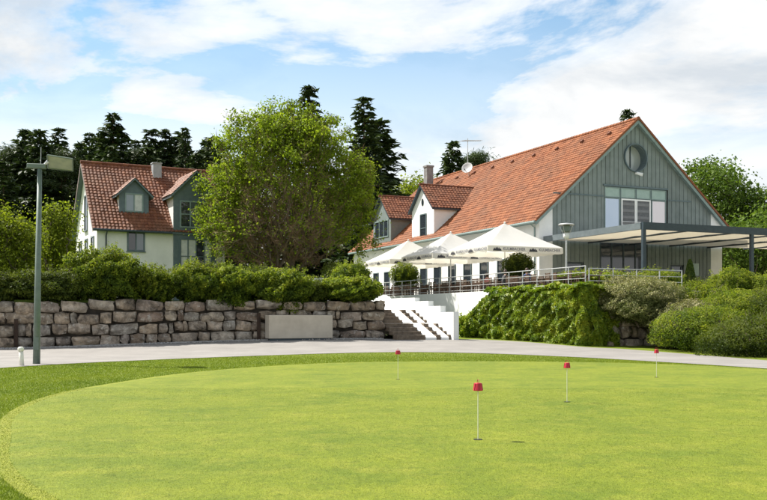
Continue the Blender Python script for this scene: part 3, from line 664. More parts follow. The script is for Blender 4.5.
for s, lab in ((W0 + WD*11.75, 'rusty steel upright against the quarry block wall near the lamp post'), (W0 + WD*23.6, 'rusty steel upright against the quarry block wall beside the concrete box')):
    p = empty('steel_post', (s.x + 0.02, s.y-0.12, zg(s.x, s.y)-0.1), math.atan2(WD.y, WD.x), lab, 'post')
    m = MB(); m.box(-0.07, 0.07, -0.012, 0.012, 0, 1.55); m.build('web', steel_brown, p)
    m = MB(); m.box(-0.086, -0.07, -0.08, 0.08, 0, 1.55); m.build('flange', steel_brown, p)
    m = MB(); m.box(0.07, 0.086, -0.08, 0.08, 0, 1.55); m.build('flange', steel_brown, p)
s = W0 + WD*24.0; s = s + Vector((WD.y, -WD.x, 0))*0.92
bxo = empty('concrete_trough', (s.x, s.y, zg(s.x, s.y)), math.atan2(WD.y, WD.x)+R(7), 'plain beige concrete box standing on a dark plinth by the quarry block wall', 'planter')
m = MB(); m.box(0.08, 3.42, 0.06, 0.68, -0.1, 0.14); m.build('plinth', dark_steel, bxo)
m = MB(); m.extr([(0, 0), (3.5, 0), (3.5, 0.74), (0, 0.74)], 'z', 0.14, 1.36); o = m.build('shell', concrete, bxo, bevel=0.015)
m = MB(); m.box(0.08, 3.42, 0.08, 0.66, 1.362, 1.375); m.build('soil', soil, bxo)

# ------------------------------------------------------------------ foliage generators
def leaf_mesh(name, P, size, mat, parent, nrm=None, tilt=1.0, aspect=0.6, seed=1, rnd=None, droop=0.0, axis=None):
    """many small pointed leaves (two triangles each) with their own facing"""
    r = np.random.default_rng(seed); n = len(P); P = np.asarray(P, float)
    d = r.normal(size=(n, 3)); d /= np.linalg.norm(d, axis=1)[:, None]
    if nrm is not None: d = np.asarray(nrm)*1.0 + d*tilt; d /= np.linalg.norm(d, axis=1)[:, None]
    a = r.normal(size=(n, 3)) if axis is None else np.asarray(axis) + r.normal(size=(n, 3))*0.25
    a[:, 2] -= droop; a -= d*np.sum(a*d, axis=1)[:, None]; a /= np.linalg.norm(a, axis=1)[:, None]+1e-9
    b = np.cross(d, a); s = (size*r.uniform(0.65, 1.3, n))[:, None]
    V = np.stack([P - a*s*0.5, P + b*s*0.5*aspect + d*s*0.10, P + a*s*0.5, P - b*s*0.5*aspect + d*s*0.10], axis=1).reshape(-1, 3)
    me = bpy.data.meshes.new(name); me.vertices.add(4*n); me.vertices.foreach_set('co', V.astype(np.float32).ravel())
    me.loops.add(4*n); me.loops.foreach_set('vertex_index', np.arange(4*n, dtype=np.int32))
    me.polygons.add(n); me.polygons.foreach_set('loop_start', np.arange(0, 4*n, 4, dtype=np.int32)); me.polygons.foreach_set('loop_total', np.full(n, 4, np.int32))
    me.update(calc_edges=True); me.materials.append(mat)
    at_ = me.attributes.new('rnd', 'FLOAT', 'FACE'); at_.data.foreach_set('value', np.asarray(r.random(n) if rnd is None else np.clip(rnd, 0, 1), np.float32))
    return link(bpy.data.objects.new(name, me), parent)
def wob(seed, k=6, f=1.0):
    r = np.random.default_rng(seed); A = r.normal(size=(k, 3))*f; ph = r.uniform(0, 6.28, k)
    return lambda p: np.sin(np.asarray(p) @ A.T + ph).sum(axis=1)/math.sqrt(k)
def grow(env, base, n, seed, trunk_top):
    """nodes scattered in a crown volume joined to the nearest wood: returns parent index, points, radii"""
    r = np.random.default_rng(seed); pts = env(r, n); base = np.array(base, float)
    stem = [base + (np.array(trunk_top)-base)*t for t in np.linspace(0, 1, 5)]
    dist = np.linalg.norm(pts - stem[-1], axis=1); pts = pts[np.argsort(dist)]
    P = np.array(stem + list(pts)); N_ = len(P); par = np.full(N_, -1); par[1:5] = range(4); plen = np.zeros(N_)
    for i in range(1, 5): plen[i] = plen[i-1]+np.linalg.norm(P[i]-P[i-1])
    for i in range(5, N_):
        dd = np.linalg.norm(P[2:i]-P[i], axis=1); c = dd + 0.32*plen[2:i]; c[P[2:i, 2] > P[i, 2]+0.6] += 1.2
        j = int(np.argmin(c))+2; par[i] = j; plen[i] = plen[j]+dd[j-2]
    area = np.full(N_, 1.0)
    for i in range(N_-1, 0, -1): area[par[i]] += area[i]
    kids = np.bincount(par[1:], minlength=N_)
    return P, par, np.sqrt(area), kids
def wood(name, P, par, rad, scale, mat, parent, rmin=0.012, n=5):
    mb = MB(); r = np.random.default_rng(2)
    for i in range(1, len(P)):
        j = par[i]; a, b = P[j], P[i]; mid = (a+b)/2 + r.normal(0, 0.04, 3)*np.linalg.norm(b-a)
        ra = max(rmin, rad[i]*scale*1.08) if j > 4 else max(rmin, rad[j]*scale*0.9 if i <= 5 else rad[i]*scale*1.1); rb = max(rmin, rad[i]*scale)
        if rb > rmin*1.7: mb.tube([a, mid, b], [ra, (ra+rb)/2, rb], n if rb > 0.05 else 4, cap=False)
        else: mb.tube([a, b], [ra, rb*0.8], 3, cap=False)
    return mb.build(name, mat, parent, smooth=True)
def deciduous(name, loc, env, n, top, leafm, label, cat='tree', per=40, ls=0.17, spread=0.42, scale=0.013, seed=1, group=None, barkm=bark, twigs=0, aspect=0.62, rndf=None, rmin=0.012):
    root = empty(name, loc, 0, label, cat, group)
    P, par, rad, kids = grow(env, (0, 0, -0.3), n, seed, top)
    wood('trunk', P, par, rad, scale, barkm, root, rmin=rmin)
    r = np.random.default_rng(seed+1); idx = np.array([i for i in range(6, len(P)) if kids[i] <= 1])
    w = rndf(P[idx]) if rndf is not None else np.ones(len(idx))
    cnt = r.poisson(per*w); C = np.repeat(P[idx], cnt, axis=0); sp = np.repeat(r.uniform(0.6, 1.3, len(idx)), cnt)[:, None]
    off = r.normal(size=C.shape)*np.array([1, 1, 0.75])*spread*sp
    tone = np.repeat(r.normal(0.5, 0.2, len(idx)), cnt) + r.normal(0, 0.16, len(C))
    nr = off/np.linalg.norm(off, axis=1)[:, None]*0.5 + np.array([0, 0, 0.55])
    leaf_mesh('crown', C+off, ls, leafm, root, nrm=nr, tilt=0.8, aspect=aspect, seed=seed+2, rnd=tone, droop=0.5)
    if twigs:
        k = 6+(r.random(twigs)**1.6*(len(P)-6)).astype(int); d = P[k]-np.array([0, 0, 1.5]); d /= np.linalg.norm(d, axis=1)[:, None]; d += r.normal(0, 0.35, d.shape)
        o = leaf_mesh('twigs', P[k]+d*0.15+r.normal(0, 0.12, d.shape), 0.85, twig_m, root, axis=d, aspect=0.030, seed=seed+3); o['kind'] = 'stuff'
    return root
leaf_tree = leaf('maple leaf', [(0.075, 0.105, 0.011), (0.125, 0.175, 0.014), (0.185, 0.245, 0.02), (0.245, 0.295, 0.03)], 0.48)
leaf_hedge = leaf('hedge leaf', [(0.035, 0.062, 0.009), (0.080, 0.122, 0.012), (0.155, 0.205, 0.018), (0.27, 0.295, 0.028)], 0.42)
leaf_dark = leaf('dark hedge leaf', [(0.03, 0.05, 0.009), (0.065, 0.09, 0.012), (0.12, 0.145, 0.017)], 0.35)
leaf_ivy = leaf('ivy leaf', [(0.055, 0.10, 0.010), (0.125, 0.19, 0.014), (0.215, 0.275, 0.02), (0.31, 0.33, 0.028)], 0.36, 0.45, 0.25)
leaf_grey = leaf('grey green leaf', [(0.07, 0.09, 0.025), (0.13, 0.148, 0.05), (0.225, 0.225, 0.10), (0.36, 0.33, 0.18)], 0.25)
leaf_lime = leaf('lime leaf', [(0.10, 0.135, 0.014), (0.17, 0.21, 0.018), (0.25, 0.28, 0.03)], 0.5)
leaf_oak = leaf('oak leaf', [(0.045, 0.085, 0.014), (0.085, 0.14, 0.02), (0.14, 0.20, 0.03)], 0.35)
needle = leaf('spruce needle', [(0.020, 0.036, 0.015), (0.036, 0.058, 0.021), (0.062, 0.088, 0.027)], 0.15, 0.6, 0.25)
needle_pine = leaf('pine needle', [(0.026, 0.045, 0.015), (0.046, 0.072, 0.022), (0.08, 0.11, 0.03)], 0.18, 0.6, 0.25)
needle_top = leaf('thuja leaf', [(0.04, 0.075, 0.016), (0.075, 0.12, 0.02), (0.12, 0.16, 0.03)], 0.25)

# the big maple behind the wall
def env_maple(r, n):
    lobes = [(-3.3, -0.6, 5.6, 2.9), (-3.7, 0.9, 8.2, 2.5), (-2.0, -1.6, 10.4, 2.7), (0.2, 0.6, 11.4, 2.7), (1.9, -0.8, 10.9, 2.4), (3.4, 0.8, 8.9, 2.6), (3.9, -0.5, 6.2, 2.3), (0.1, -2.6, 8.0, 2.7),
             (-1.2, 2.4, 8.6, 2.8), (1.7, 2.2, 6.2, 2.7), (-2.6, -2.4, 3.9, 2.2), (1.6, -2.6, 4.7, 2.3), (-0.4, -0.6, 4.6, 3.0), (-0.9, 0.2, 12.6, 1.5), (4.9, 0.2, 4.2, 1.3)]
    w = np.array([q[3]**2.6 for q in lobes]); out = []
    while len(out) < n:
        q = lobes[r.choice(len(lobes), p=w/w.sum())]; d = r.normal(size=3); d /= np.linalg.norm(d)
        out.append(np.array(q[:3])+d*q[3]*r.random()**0.42*np.array([1, 1, 0.88]))
    p = np.array(out)*np.array([1.07, 1.0, 1.075]); p[:, 2] = np.maximum(p[:, 2], 0.9+r.random(n)*0.8); return p
mx_, my_ = at(289, 66), 66.0
deciduous('maple_tree', (mx_, my_, 2.5), env_maple, 2100, (0.1, 0, 1.3), leaf_tree, 'big round broadleaf tree with fresh yellow green leaves behind the hedge', per=42, ls=0.21, spread=0.33,
          scale=0.0072, seed=21, twigs=15000, rndf=lambda p: np.clip(0.10 + 1.35*np.maximum(np.clip((np.hypot(p[:, 0]/6.0, np.maximum(p[:, 1], 0)/5.2)-0.42)/0.45, 0, 1)*np.clip((p[:, 2]-1)/6, 0.25, 1), np.clip((p[:, 2]-7.6)/4.6, 0, 1)), 0.10, 1.5)*np.random.default_rng(5).uniform(0.15, 1.85, len(p)))
def env_ball(rx, ry, z0, z1, seed, inner=0.45, lump=0.16):
    f = wob(seed, 7, 2.4)
    def e(r, n):
        out = []
        while len(out) < n:
            q = r.uniform(-1, 1, (3000, 3)); d = np.linalg.norm(q, axis=1); u = q/np.maximum(d, 1e-6)[:, None]
            keep = (d < (1+lump*f(u*1.5))*0.95) & (r.random(len(q)) < np.where(d > 0.6, 1, inner))
            out += list((q*np.array([rx, ry, (z1-z0)/2])+np.array([0, 0, (z0+z1)/2]))[keep])
        return np.array(out[:n])
    return e
def tree_at(name, px, D, rx, z0, ytop, mat, label, n=520, per=46, seed=1, ls=0.2, spread=0.5, group=None, base=2.5):
    ht = zat(ytop, D)-base
    return deciduous(name, (at(px, D), D, base), env_ball(rx, rx*0.9, z0, ht, seed), n, (0, 0, max(1.2, z0*0.9)), mat, label, per=per, ls=ls, spread=spread, seed=seed, group=group, scale=0.011)
# fresh green trees near the lamp post, behind the hedge
tree_at('young_tree', 4, 55, 1.9, 0.6, 208, leaf_lime, 'bushy lime green young tree behind the hedge, at the lamp post', seed=31, n=520, per=30, ls=0.19, spread=0.42)
tree_at('young_tree', 57, 58, 0.95, 0.5, 204, leaf_lime, 'slim lime green young tree close to the white gable end of the house', seed=32, n=300, per=30, ls=0.19, spread=0.42)
tree_at('young_tree', 36, 60, 1.3, 0.4, 240, leaf_lime, 'low lime green young tree between two taller young trees', seed=33, n=260, per=30, ls=0.19, spread=0.42)
# broadleaf trees beyond the clubhouse
tree_at('oak_tree', 700, 92, 6.2, 2.5, 160, leaf_oak, 'broad oak tree rising behind the boarded gable roof edge', seed=41, n=820, per=42, ls=0.32, spread=0.62)
tree_at('oak_tree', 752, 90, 4.6, 2.0, 180, leaf_oak, 'loose leaved oak tree beyond the pergola', seed=42, n=480, per=34, ls=0.32, spread=0.6)
tree_at('oak_tree', 790, 84, 5.0, 1.0, 196, leaf_oak, 'dark oak tree at the far end of the pergola', seed=43, n=500, per=42, ls=0.32, spread=0.65)
tree_at('oak_tree', 735, 80, 4.0, 0.3, 226, leaf_oak, 'low spreading oak tree seen under the pergola roof', seed=44, n=480, per=44, ls=0.28, spread=0.6)
tree_at('birch_tree', 399, 118, 4.2, 3.0, 176, leaf_lime, 'light green birch beyond the teal dormer', seed=45, n=420, per=40, ls=0.36, spread=0.7)
tree_at('birch_tree', 420, 126, 4.6, 3.0, 168, leaf_lime, 'light green birch behind the grey chimney', seed=46, n=420, per=40, ls=0.36, spread=0.7)

# ---- conifers
def spruce_meshes(seed, H=24.0, Rb=3.8, bare=0.06, nwh=46, dens=1.0, taper=0.72):
    r = np.random.default_rng(seed); P = []; A = []
    for k in range(nwh):
        t = (k+r.uniform(-.3, .3))/nwh; z = H*(bare+(1-bare)*t)
        if z > H*0.995: continue
        L_ = Rb*(1-t)**taper*r.uniform(0.72, 1.12)+0.40; nb = int(r.integers(5, 9)); a0 = r.uniform(0, 6.28)
        for i in range(nb):
            a = a0+i*6.283/nb+r.normal(0, 0.2); L2 = L_*r.uniform(0.6, 1.1); c, s = math.cos(a), math.sin(a)
            m_ = max(4, int(L2*7.5*dens)); u = np.sqrt(r.random(m_))*L2; w = r.normal(0, 1, m_)*(0.10+0.15*(L2-u)*0.6)
            dz = -0.30*u + 0.075*u*u/max(L2, .5)*1.4 + r.normal(-0.06, 0.1, m_) + 0.06*L2
            P.append(np.stack([c*u-s*w, s*u+c*w, z+dz], 1)); A.append(np.stack([np.full(m_, c)-s*np.sign(w)*0.7, np.full(m_, s)+c*np.sign(w)*0.7, np.full(m_, -0.45)], 1))
    return np.concatenate(P), np.concatenate(A), H
PROTO = []
for i, (sd, H, Rb, dn) in enumerate([(51, 24, 3.9, 1.0), (52, 26, 3.3, 1.0), (53, 22, 4.2, 1.05)]):
    P, A, H = spruce_meshes(sd, H, Rb, dens=dn)
    root = empty('spruce_tree', (0, 0, 0), 0, 'x', 'tree')
    m = MB(); m.tube([(0, 0, -0.5), (0, 0, H*0.5), (0, 0, H*0.99)], [0.30, 0.17, 0.02], 6); m.build('trunk', pine_bark, root)
    n_ = np.zeros_like(A); n_[:, 2] = 1.0
    leaf_mesh('crown', P, 0.85, needle, root, nrm=n_, tilt=0.8, aspect=0.40, seed=sd, axis=A); PROTO.append((root, H))
for i, sd in enumerate((61, 62)):
    H = 22.0
    def env_pine(r, n, sd=sd):
        c = []; rr = np.random.default_rng(sd)
        for k in range(30):
            z = rr.uniform(0.32, 0.98)*H; t = (z/H-0.42)/0.56; rad = 3.6*math.sin(math.pi*min(1, 0.25+0.72*t))*rr.uniform(0.35, 1); a = rr.uniform(0, 6.28)
            c.append((rad*math.cos(a), rad*math.sin(a), z, rr.uniform(0.8, 1.5)))
        c.append((0, 0, H*0.97, 0.8)); out = []
        for k in range(n):
            q = c[k % len(c)]; out.append(np.array(q[:3])+r.normal(0, 0.5, 3)*q[3]*np.array([1, 1, 0.45]))
        return np.array(out)
    root = deciduous('pine_tree', (0, 0, 0), env_pine, 420, (0, 0, H*0.62), needle_pine, 'x', per=74, ls=0.62, spread=0.46, scale=0.016, seed=sd, barkm=pine_bark, aspect=0.13, rmin=0.02)
    PROTO.append((root, H))
used = set()
def conifer(k, px, D, ytop, label, group=None, wid=1.0, base=2.5):
    root, H = PROTO[k]; o = root if k not in used else copy_tree(root); used.add(k)
    h = zat(ytop, D)-base; s = h/H; o.location = (at(px, D), D, base); o.scale = (s*wid, s*wid, s); o.rotation_euler = (0, 0, random.uniform(0, 6.28))
    o['label'] = label
    if group: o['group'] = group
    elif 'group' in o: del o['group']
    return o
SOLO = [(0, 309, 112, 82, 'tall dark spruce whose tip stands just above the big broadleaf tree', 1.2), (1, 364, 104, 94, 'very tall dark spruce with layered boughs beside the big broadleaf tree', 1.55), (2, 378, 112, 118, 'broad dark spruce leaning against a taller layered spruce', 1.6),
        (2, 453, 122, 140, 'dark spruce standing behind the aerial on the clubhouse roof', 1.25), (3, 478, 128, 154, 'flat topped pine spreading behind the satellite dish', 1.2), (0, 627, 122, 106, 'spruce whose lone tip shows above the clubhouse ridge', 1.0),
        (2, 113, 108, 112, 'tall spreading spruce towering over the house chimney end of the forest', 1.35), (1, 185, 112, 125, 'slender pointed spruce above the bay of the house', 1.0), (0, 165, 116, 126, 'pointed spruce directly behind the house chimney', 1.0),
        (2, 40, 106, 128, 'broad spruce behind the lamp post head', 1.2)]
for k, px, D, yt, lab, w in SOLO: conifer(k, px, D, yt, lab, None, w)
rr = random.Random(12)
for i in range(46):
    px = -50 + 275*(i+rr.uniform(-.4, .4))/46*1.0; D = rr.uniform(98, 150); yt = 134 + rr.uniform(-9, 24) + (10 if px < 20 else 0)
    k = rr.choice([0, 1, 2, 0, 1, 2, 0, 1, 4])
    conifer(k, px, D, yt, 'dark pine in the forest behind the house' if k > 2 else 'dark spruce in the forest behind the house', 'pines of the forest' if k > 2 else 'spruces of the forest', rr.uniform(1.1, 1.45))
for i in range(12):
    px = 225 + 145*(i+rr.uniform(-.3, .3))/12; D = rr.uniform(112, 150); k = rr.choice([0, 1, 2])
    conifer(k, px, D, rr.uniform(150, 185), 'dark spruce in the wood behind the big broadleaf tree', 'spruces behind the maple', rr.uniform(1.1, 1.4))
for i in range(7):
    px = 672 + 130*i/7; D = rr.uniform(130, 150); conifer(rr.choice([0, 1, 2]), px, D, rr.uniform(205, 225), 'dark spruce beyond the trees by the pergola', 'spruces beyond the pergola', 1.3)

# ---- shrubs: lumpy shells of leaves with stems, each a thing
def shrub(name, c, rad, mat, label, n=14000, ls=0.085, seed=1, shoots=40, lump=0.13, cat='shrub', group=None, zmin=-0.98, aspect=0.55, flat=0.0, rz=0.0, fr=2.6, tonez=0.5, shootlen=0.5, shell=0.10):
    r = np.random.default_rng(seed); f = wob(seed+5, 8, fr); f2 = wob(seed+9, 8, fr*3.2)
    root = empty(name, c, rz, label, cat, group)
    d = r.normal(size=(n*2, 3)); d /= np.linalg.norm(d, axis=1)[:, None]; d = d[d[:, 2] > zmin][:n]; n = len(d)
    rr_ = 1 + lump*f(d) + lump*0.45*f2(d); dep = np.where(r.random(n) < 0.78, np.abs(r.normal(0, shell, n)), r.uniform(0, 0.55, n))
    sq = np.sign(d)*np.abs(d)**(1-flat); k = rr_*(1-dep)
    P = sq*k[:, None]*np.array(rad)
    nr = d/np.array(rad); nr /= np.linalg.norm(nr, axis=1)[:, None]; nr = nr*0.8+np.array([0, 0, 0.25])
    tone = 0.42 + 0.26*f2(d) + tonez*d[:, 2]*0.5 + r.normal(0, 0.17, n)  # sunlit tops and shaded undersides painted into leaf tone; bulges lighter too
    Q = [P]; NN = [nr]; T = [tone]; mbst = MB()
    for i in range(shoots):
        q = r.normal(size=3); q[2] = abs(q[2])+0.25; q /= np.linalg.norm(q); L_ = r.uniform(0.4, 1.0)*shootlen; m_ = int(L_*34)+5
        b = q*np.array(rad)*(1+lump*f(q[None])[0])*0.93; dr = q*0.5+np.array([0, 0, 0.9])+r.normal(0, 0.25, 3); dr /= np.linalg.norm(dr); t = r.random(m_)*L_
        Q.append(b+np.outer(t, dr)+r.normal(0, 0.05, (m_, 3))); NN.append(np.tile(q, (m_, 1))); T.append(np.full(m_, 0.72)+r.normal(0, 0.12, m_))
        mbst.tube([b*0.6, b+dr*L_], [0.014, 0.004], 3, cap=False)
    for i in range(14):
        q = r.normal(size=3); q[2] = abs(q[2]); q /= np.linalg.norm(q); e = q*np.array(rad)*0.85
        mbst.tube([(e[0]*0.12, e[1]*0.12, -rad[2]*0.98), e*np.array([.5, .5, .2]), e], [0.035, 0.022, 0.008], 4, cap=False)
    mbst.build('stems', bark, root)
    SZ = np.concatenate([np.where(dep > 0.2, 2.6, 1.0)] + [np.ones(len(a)) for a in Q[1:]])*ls
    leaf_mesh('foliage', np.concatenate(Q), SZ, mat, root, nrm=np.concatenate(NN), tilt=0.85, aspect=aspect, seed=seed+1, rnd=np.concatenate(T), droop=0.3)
    return root
def shrub_px(px0, px1, ytop, ybot, D, mat, label, depth=1.3, **k):
    x0, x1 = at(px0, D), at(px1, D); z1, z0 = zat(ytop, D), zat(ybot, D)
    return shrub('hedge_shrub', ((x0+x1)/2, D, (z0+z1)/2), ((x1-x0)/2, depth, (z1-z0)/2), mat, label, **k)
HG = dict(ls=0.125, flat=0.05, lump=0.17, fr=3.4)
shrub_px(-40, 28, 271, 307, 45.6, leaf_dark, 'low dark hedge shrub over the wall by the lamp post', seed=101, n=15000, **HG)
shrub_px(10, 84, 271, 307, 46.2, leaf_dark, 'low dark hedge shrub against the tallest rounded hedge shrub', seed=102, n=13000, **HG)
shrub_px(60, 144, 251, 306, 47.0, leaf_hedge, 'tallest rounded hedge shrub below the white gable end of the house', seed=103, n=21000, shoots=70, **HG)
shrub_px(132, 176, 270, 306, 47.6, leaf_hedge, 'narrow hedge shrub under the plain window of the house', seed=104, n=14000, shoots=50, **HG)
shrub_px(170, 222, 263, 306, 48.1, leaf_hedge, 'full hedge shrub under the glazed bay of the house', seed=105, n=16000, shoots=55, **HG)
shrub_px(210, 258, 266, 307, 48.6, leaf_hedge, 'full hedge shrub before the lower boughs of the big tree', seed=106, n=15000, shoots=50, **HG)
shrub_px(248, 316, 272, 310, 49.2, leaf_hedge, 'rounded hedge shrub above the beige concrete box', seed=107, n=15000, shoots=50, **HG)
shrub_px(300, 332, 282, 304, 50.2, leaf_dark, 'small dark shrub between two rounded golden hedge shrubs', seed=108, n=6000, ls=0.09)
shrub_px(318, 384, 278, 303, 50.0, leaf_hedge, 'round golden green shrub at the wall end beside the stair', seed=109, n=15000, shoots=30, **HG)
shrub_px(332, 368, 261, 290, 52.0, leaf_hedge, 'taller shrub peering over the round golden shrub by the stair', seed=110, n=9000, shoots=30, ls=0.10)
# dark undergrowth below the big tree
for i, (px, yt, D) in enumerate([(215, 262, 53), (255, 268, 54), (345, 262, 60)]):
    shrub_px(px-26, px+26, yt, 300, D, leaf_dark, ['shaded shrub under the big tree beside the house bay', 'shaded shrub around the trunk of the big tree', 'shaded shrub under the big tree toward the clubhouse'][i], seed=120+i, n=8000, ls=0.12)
# ivy on the terrace corner
def ivy():
    r = np.random.default_rng(77); root = empty('ivy', B(-6.6, -10, -3.1), BA, 'dense glossy ivy covering the terrace corner wall', 'ivy'); f = wob(5, 8, 1.3); f2 = wob(6, 8, 3.6)
    P = []; Nn = []
    n = 22000; z = r.random(n)*3.4                  # face towards the stair: local y from corner (-4.1) back
    y = -4.75 + r.random(n)*14.0; top = np.interp(y, [-5, 4.0, 6.0, 7.7, 9.0, 9.4], [3.3, 3.25, 2.6, 1.5, 0.9, 0.4]); ok = z < np.clip(top, 0.35, 4)+0.1*f2(np.stack([y, z, y*0], 1))
    th = 0.60+0.10*f(np.stack([y, z, y*0], 1))+0.12*f2(np.stack([y*1.6, z*1.6, y*0], 1)); th = th*np.clip((y+4.9)/0.9, 0.35, 1)*np.clip((top-z)/0.35, 0.45, 1); y, z, th = y[ok], z[ok], th[ok]
    P.append(np.stack([-th-0.05+np.abs(r.normal(0, 0.05, len(y))), y, z], 1)); Nn.append(np.tile((-1, -0.1, 0.35), (len(y), 1)))
    n = 9000; x = -0.75+r.random(n)*2.4; z = r.random(n)*3.25; th = (0.5+0.22*f(np.stack([x, z, x+3], 1))+0.12*f2(np.stack([x, z, x], 1)))*np.clip((x+1.0)/0.8, 0.3, 1); 
    P.append(np.stack([x, -4.1-th+np.abs(r.normal(0, .05, n)), z], 1)); Nn.append(np.tile((0, -1, 0.35), (n, 1)))
    n = 7000; y = -4.6+r.random(n)*9.6; x = -0.62+r.random(n)*1.5; P.append(np.stack([x, y, 3.2+0.15*f(np.stack([x, y, x*0], 1))+r.normal(0, .05, n)], 1)); Nn.append(np.tile((-0.2, -0.1, 1), (n, 1)))
    P = [np.asarray(a) for a in P]; ok = [P[0][:, 1] > -4.0, P[1][:, 0] > 0.0, np.ones(len(P[2]), bool)]; P = [a[q] for a, q in zip(P, ok)]; Nn = [np.asarray(a)[q] for a, q in zip(Nn, ok)]
    n = 5200; a = r.random(n)*1.9-0.2; z = r.random(n)*3.35; rad_ = 0.60+0.10*f(np.stack([a*2, z, a], 1))+0.12*f2(np.stack([a, z, a], 1)); rad_ = rad_*(1-np.abs(r.normal(0, .1, n)))
    P.append(np.stack([-rad_*np.cos(a)+0.02, -4.02-rad_*np.sin(a), z], 1)); Nn.append(np.stack([-np.cos(a), -np.sin(a), a*0+0.35], 1))
    P = np.concatenate(P); Nn = np.concatenate(Nn); tone = 0.5+0.2*f2(P)+r.normal(0, .2, len(P))
    leaf_mesh('foliage', P, 0.22, leaf_ivy, root, nrm=Nn, tilt=0.9, aspect=0.85, seed=3, rnd=tone, droop=0.6)
    m = MB()
    for i in range(24):
        yy = -4+i*0.4; m.tube([(-0.04, yy, 0), (-0.08, yy+0.3*math.sin(i), 1.4), (-0.08, yy+0.5*math.cos(i*2), 2.6 if yy < 3 else 1.0)], [0.03, 0.02, 0.01], 4, cap=False)
    m.build('stems', bark, root)
ivy()
shrub('shrub', tuple(B(-7.2, -3.3, -2.05)), (0.75, 1.2, 0.72), leaf_ivy, 'low leafy shrub at the foot of the bright white wall next to the ivy', n=6000, ls=0.16, seed=130, shoots=30, rz=BA, shootlen=0.4)
# bank shrubs before the pergola
def bank(px, D, zc, rad, mat, label, seed, n, **k):
    return shrub('bank_shrub', (at(px, D), D, zc), rad, mat, label, seed=seed, n=n, rz=BA, **k)
bank(643, 46.4, 2.35, (2.6, 1.9, 1.25), leaf_grey, 'grey green trailing shrub hanging over the pale blocks', 141, 20000, ls=0.12, aspect=0.32, shoots=60, lump=0.16)
bank(686, 44.6, 1.15, (1.9, 1.7, 1.35), leaf_grey, 'lower skirt of grey green trailing shrub reaching the path', 142, 13000, ls=0.12, aspect=0.32, shoots=40, lump=0.16)
bank(620, 47.3, 2.6, (1.5, 1.4, 1.0), leaf_grey, 'pale twiggy shrub top between the ivy and the grey trailing shrub', 143, 8000, ls=0.12, aspect=0.32, shoots=40)
bank(712, 42.8, 0.95, (2.7, 2.4, 1.35), leaf_hedge, 'wide green ground shrub on the bank above the path', 144, 20000, ls=0.09, aspect=0.4, shoots=40)
bank(760, 38.8, 0.60, (2.6, 2.5, 1.15), leaf_dark, 'dark green ground shrub low on the bank where the path bends', 145, 17000, ls=0.09, aspect=0.4, shoots=40)
bank(745, 45.0, 1.9, (3.3, 2.2, 1.2), leaf_hedge, 'green shrub high on the bank in front of the second pergola post', 146, 18000, ls=0.09, aspect=0.4, shoots=40)
bank(692, 47.2, 2.25, (2.3, 1.7, 1.15), leaf_hedge, 'yellow green shrub on the bank below the rounded clipped bush', 147, 14000, ls=0.09, aspect=0.4, shoots=30)
bank(790, 43.5, 1.9, (2.4, 2.2, 1.3), leaf_dark, 'dark shrub high on the bank beside the path bend', 148, 11000, ls=0.09, aspect=0.4)
bank(617, 49.5, 3.35, (1.7, 0.9, 0.72), leaf_ivy, 'clipped hedge piece behind the short railing, next to the terrace corner', 149, 9000, ls=0.11, flat=0.2)
bank(655, 50.6, 3.45, (2.0, 0.9, 0.72), leaf_hedge, 'clipped hedge piece behind the short railing, at the first pergola post', 150, 9000, ls=0.09, flat=0.2)
bank(581, 51.5, 3.6, (2.0, 0.9, 0.6), leaf_ivy, 'low hedge piece on the terrace at the lantern post', 151, 8000, ls=0.10, flat=0.2)
bank(732, 50.2, 3.25, (1.75, 1.3, 0.98), leaf_hedge, 'rounded clipped bush in front of the white corner of the clubhouse', 152, 13000, ls=0.09)
bank(774, 50.0, 3.15, (1.5, 1.2, 0.9), leaf_hedge, 'rounded clipped bush beside the second pergola post', 153, 9000, ls=0.09)
bank(690, 52.0, 3.2, (1.6, 0.9, 0.55), leaf_dark, 'low dark planting at the foot of the cone shaped conifer', 154, 7000, ls=0.09)
def cone():
    root = empty('dwarf_conifer', (at(690, 53.2), 53.2, 3.1), 0, 'small cone shaped conifer near the end of the short railing', 'conifer'); r = np.random.default_rng(9); n = 5000
    z = r.random(n)**1.3*1.75; a = r.uniform(0, 6.28, n); R_ = 0.42*(1-z/1.8)**0.6*(1-np.abs(r.normal(0, .12, n))); P = np.stack([R_*np.cos(a), R_*np.sin(a), z+0.15], 1)
    leaf_mesh('foliage', P, 0.09, needle_top, root, nrm=np.stack([np.cos(a), np.sin(a), a*0+0.3], 1), aspect=0.5, seed=4)
    m = MB(); m.tube([(0, 0, -0.1), (0, 0, 1.6)], [0.05, 0.01], 6); m.build('stem', bark, root)
cone()

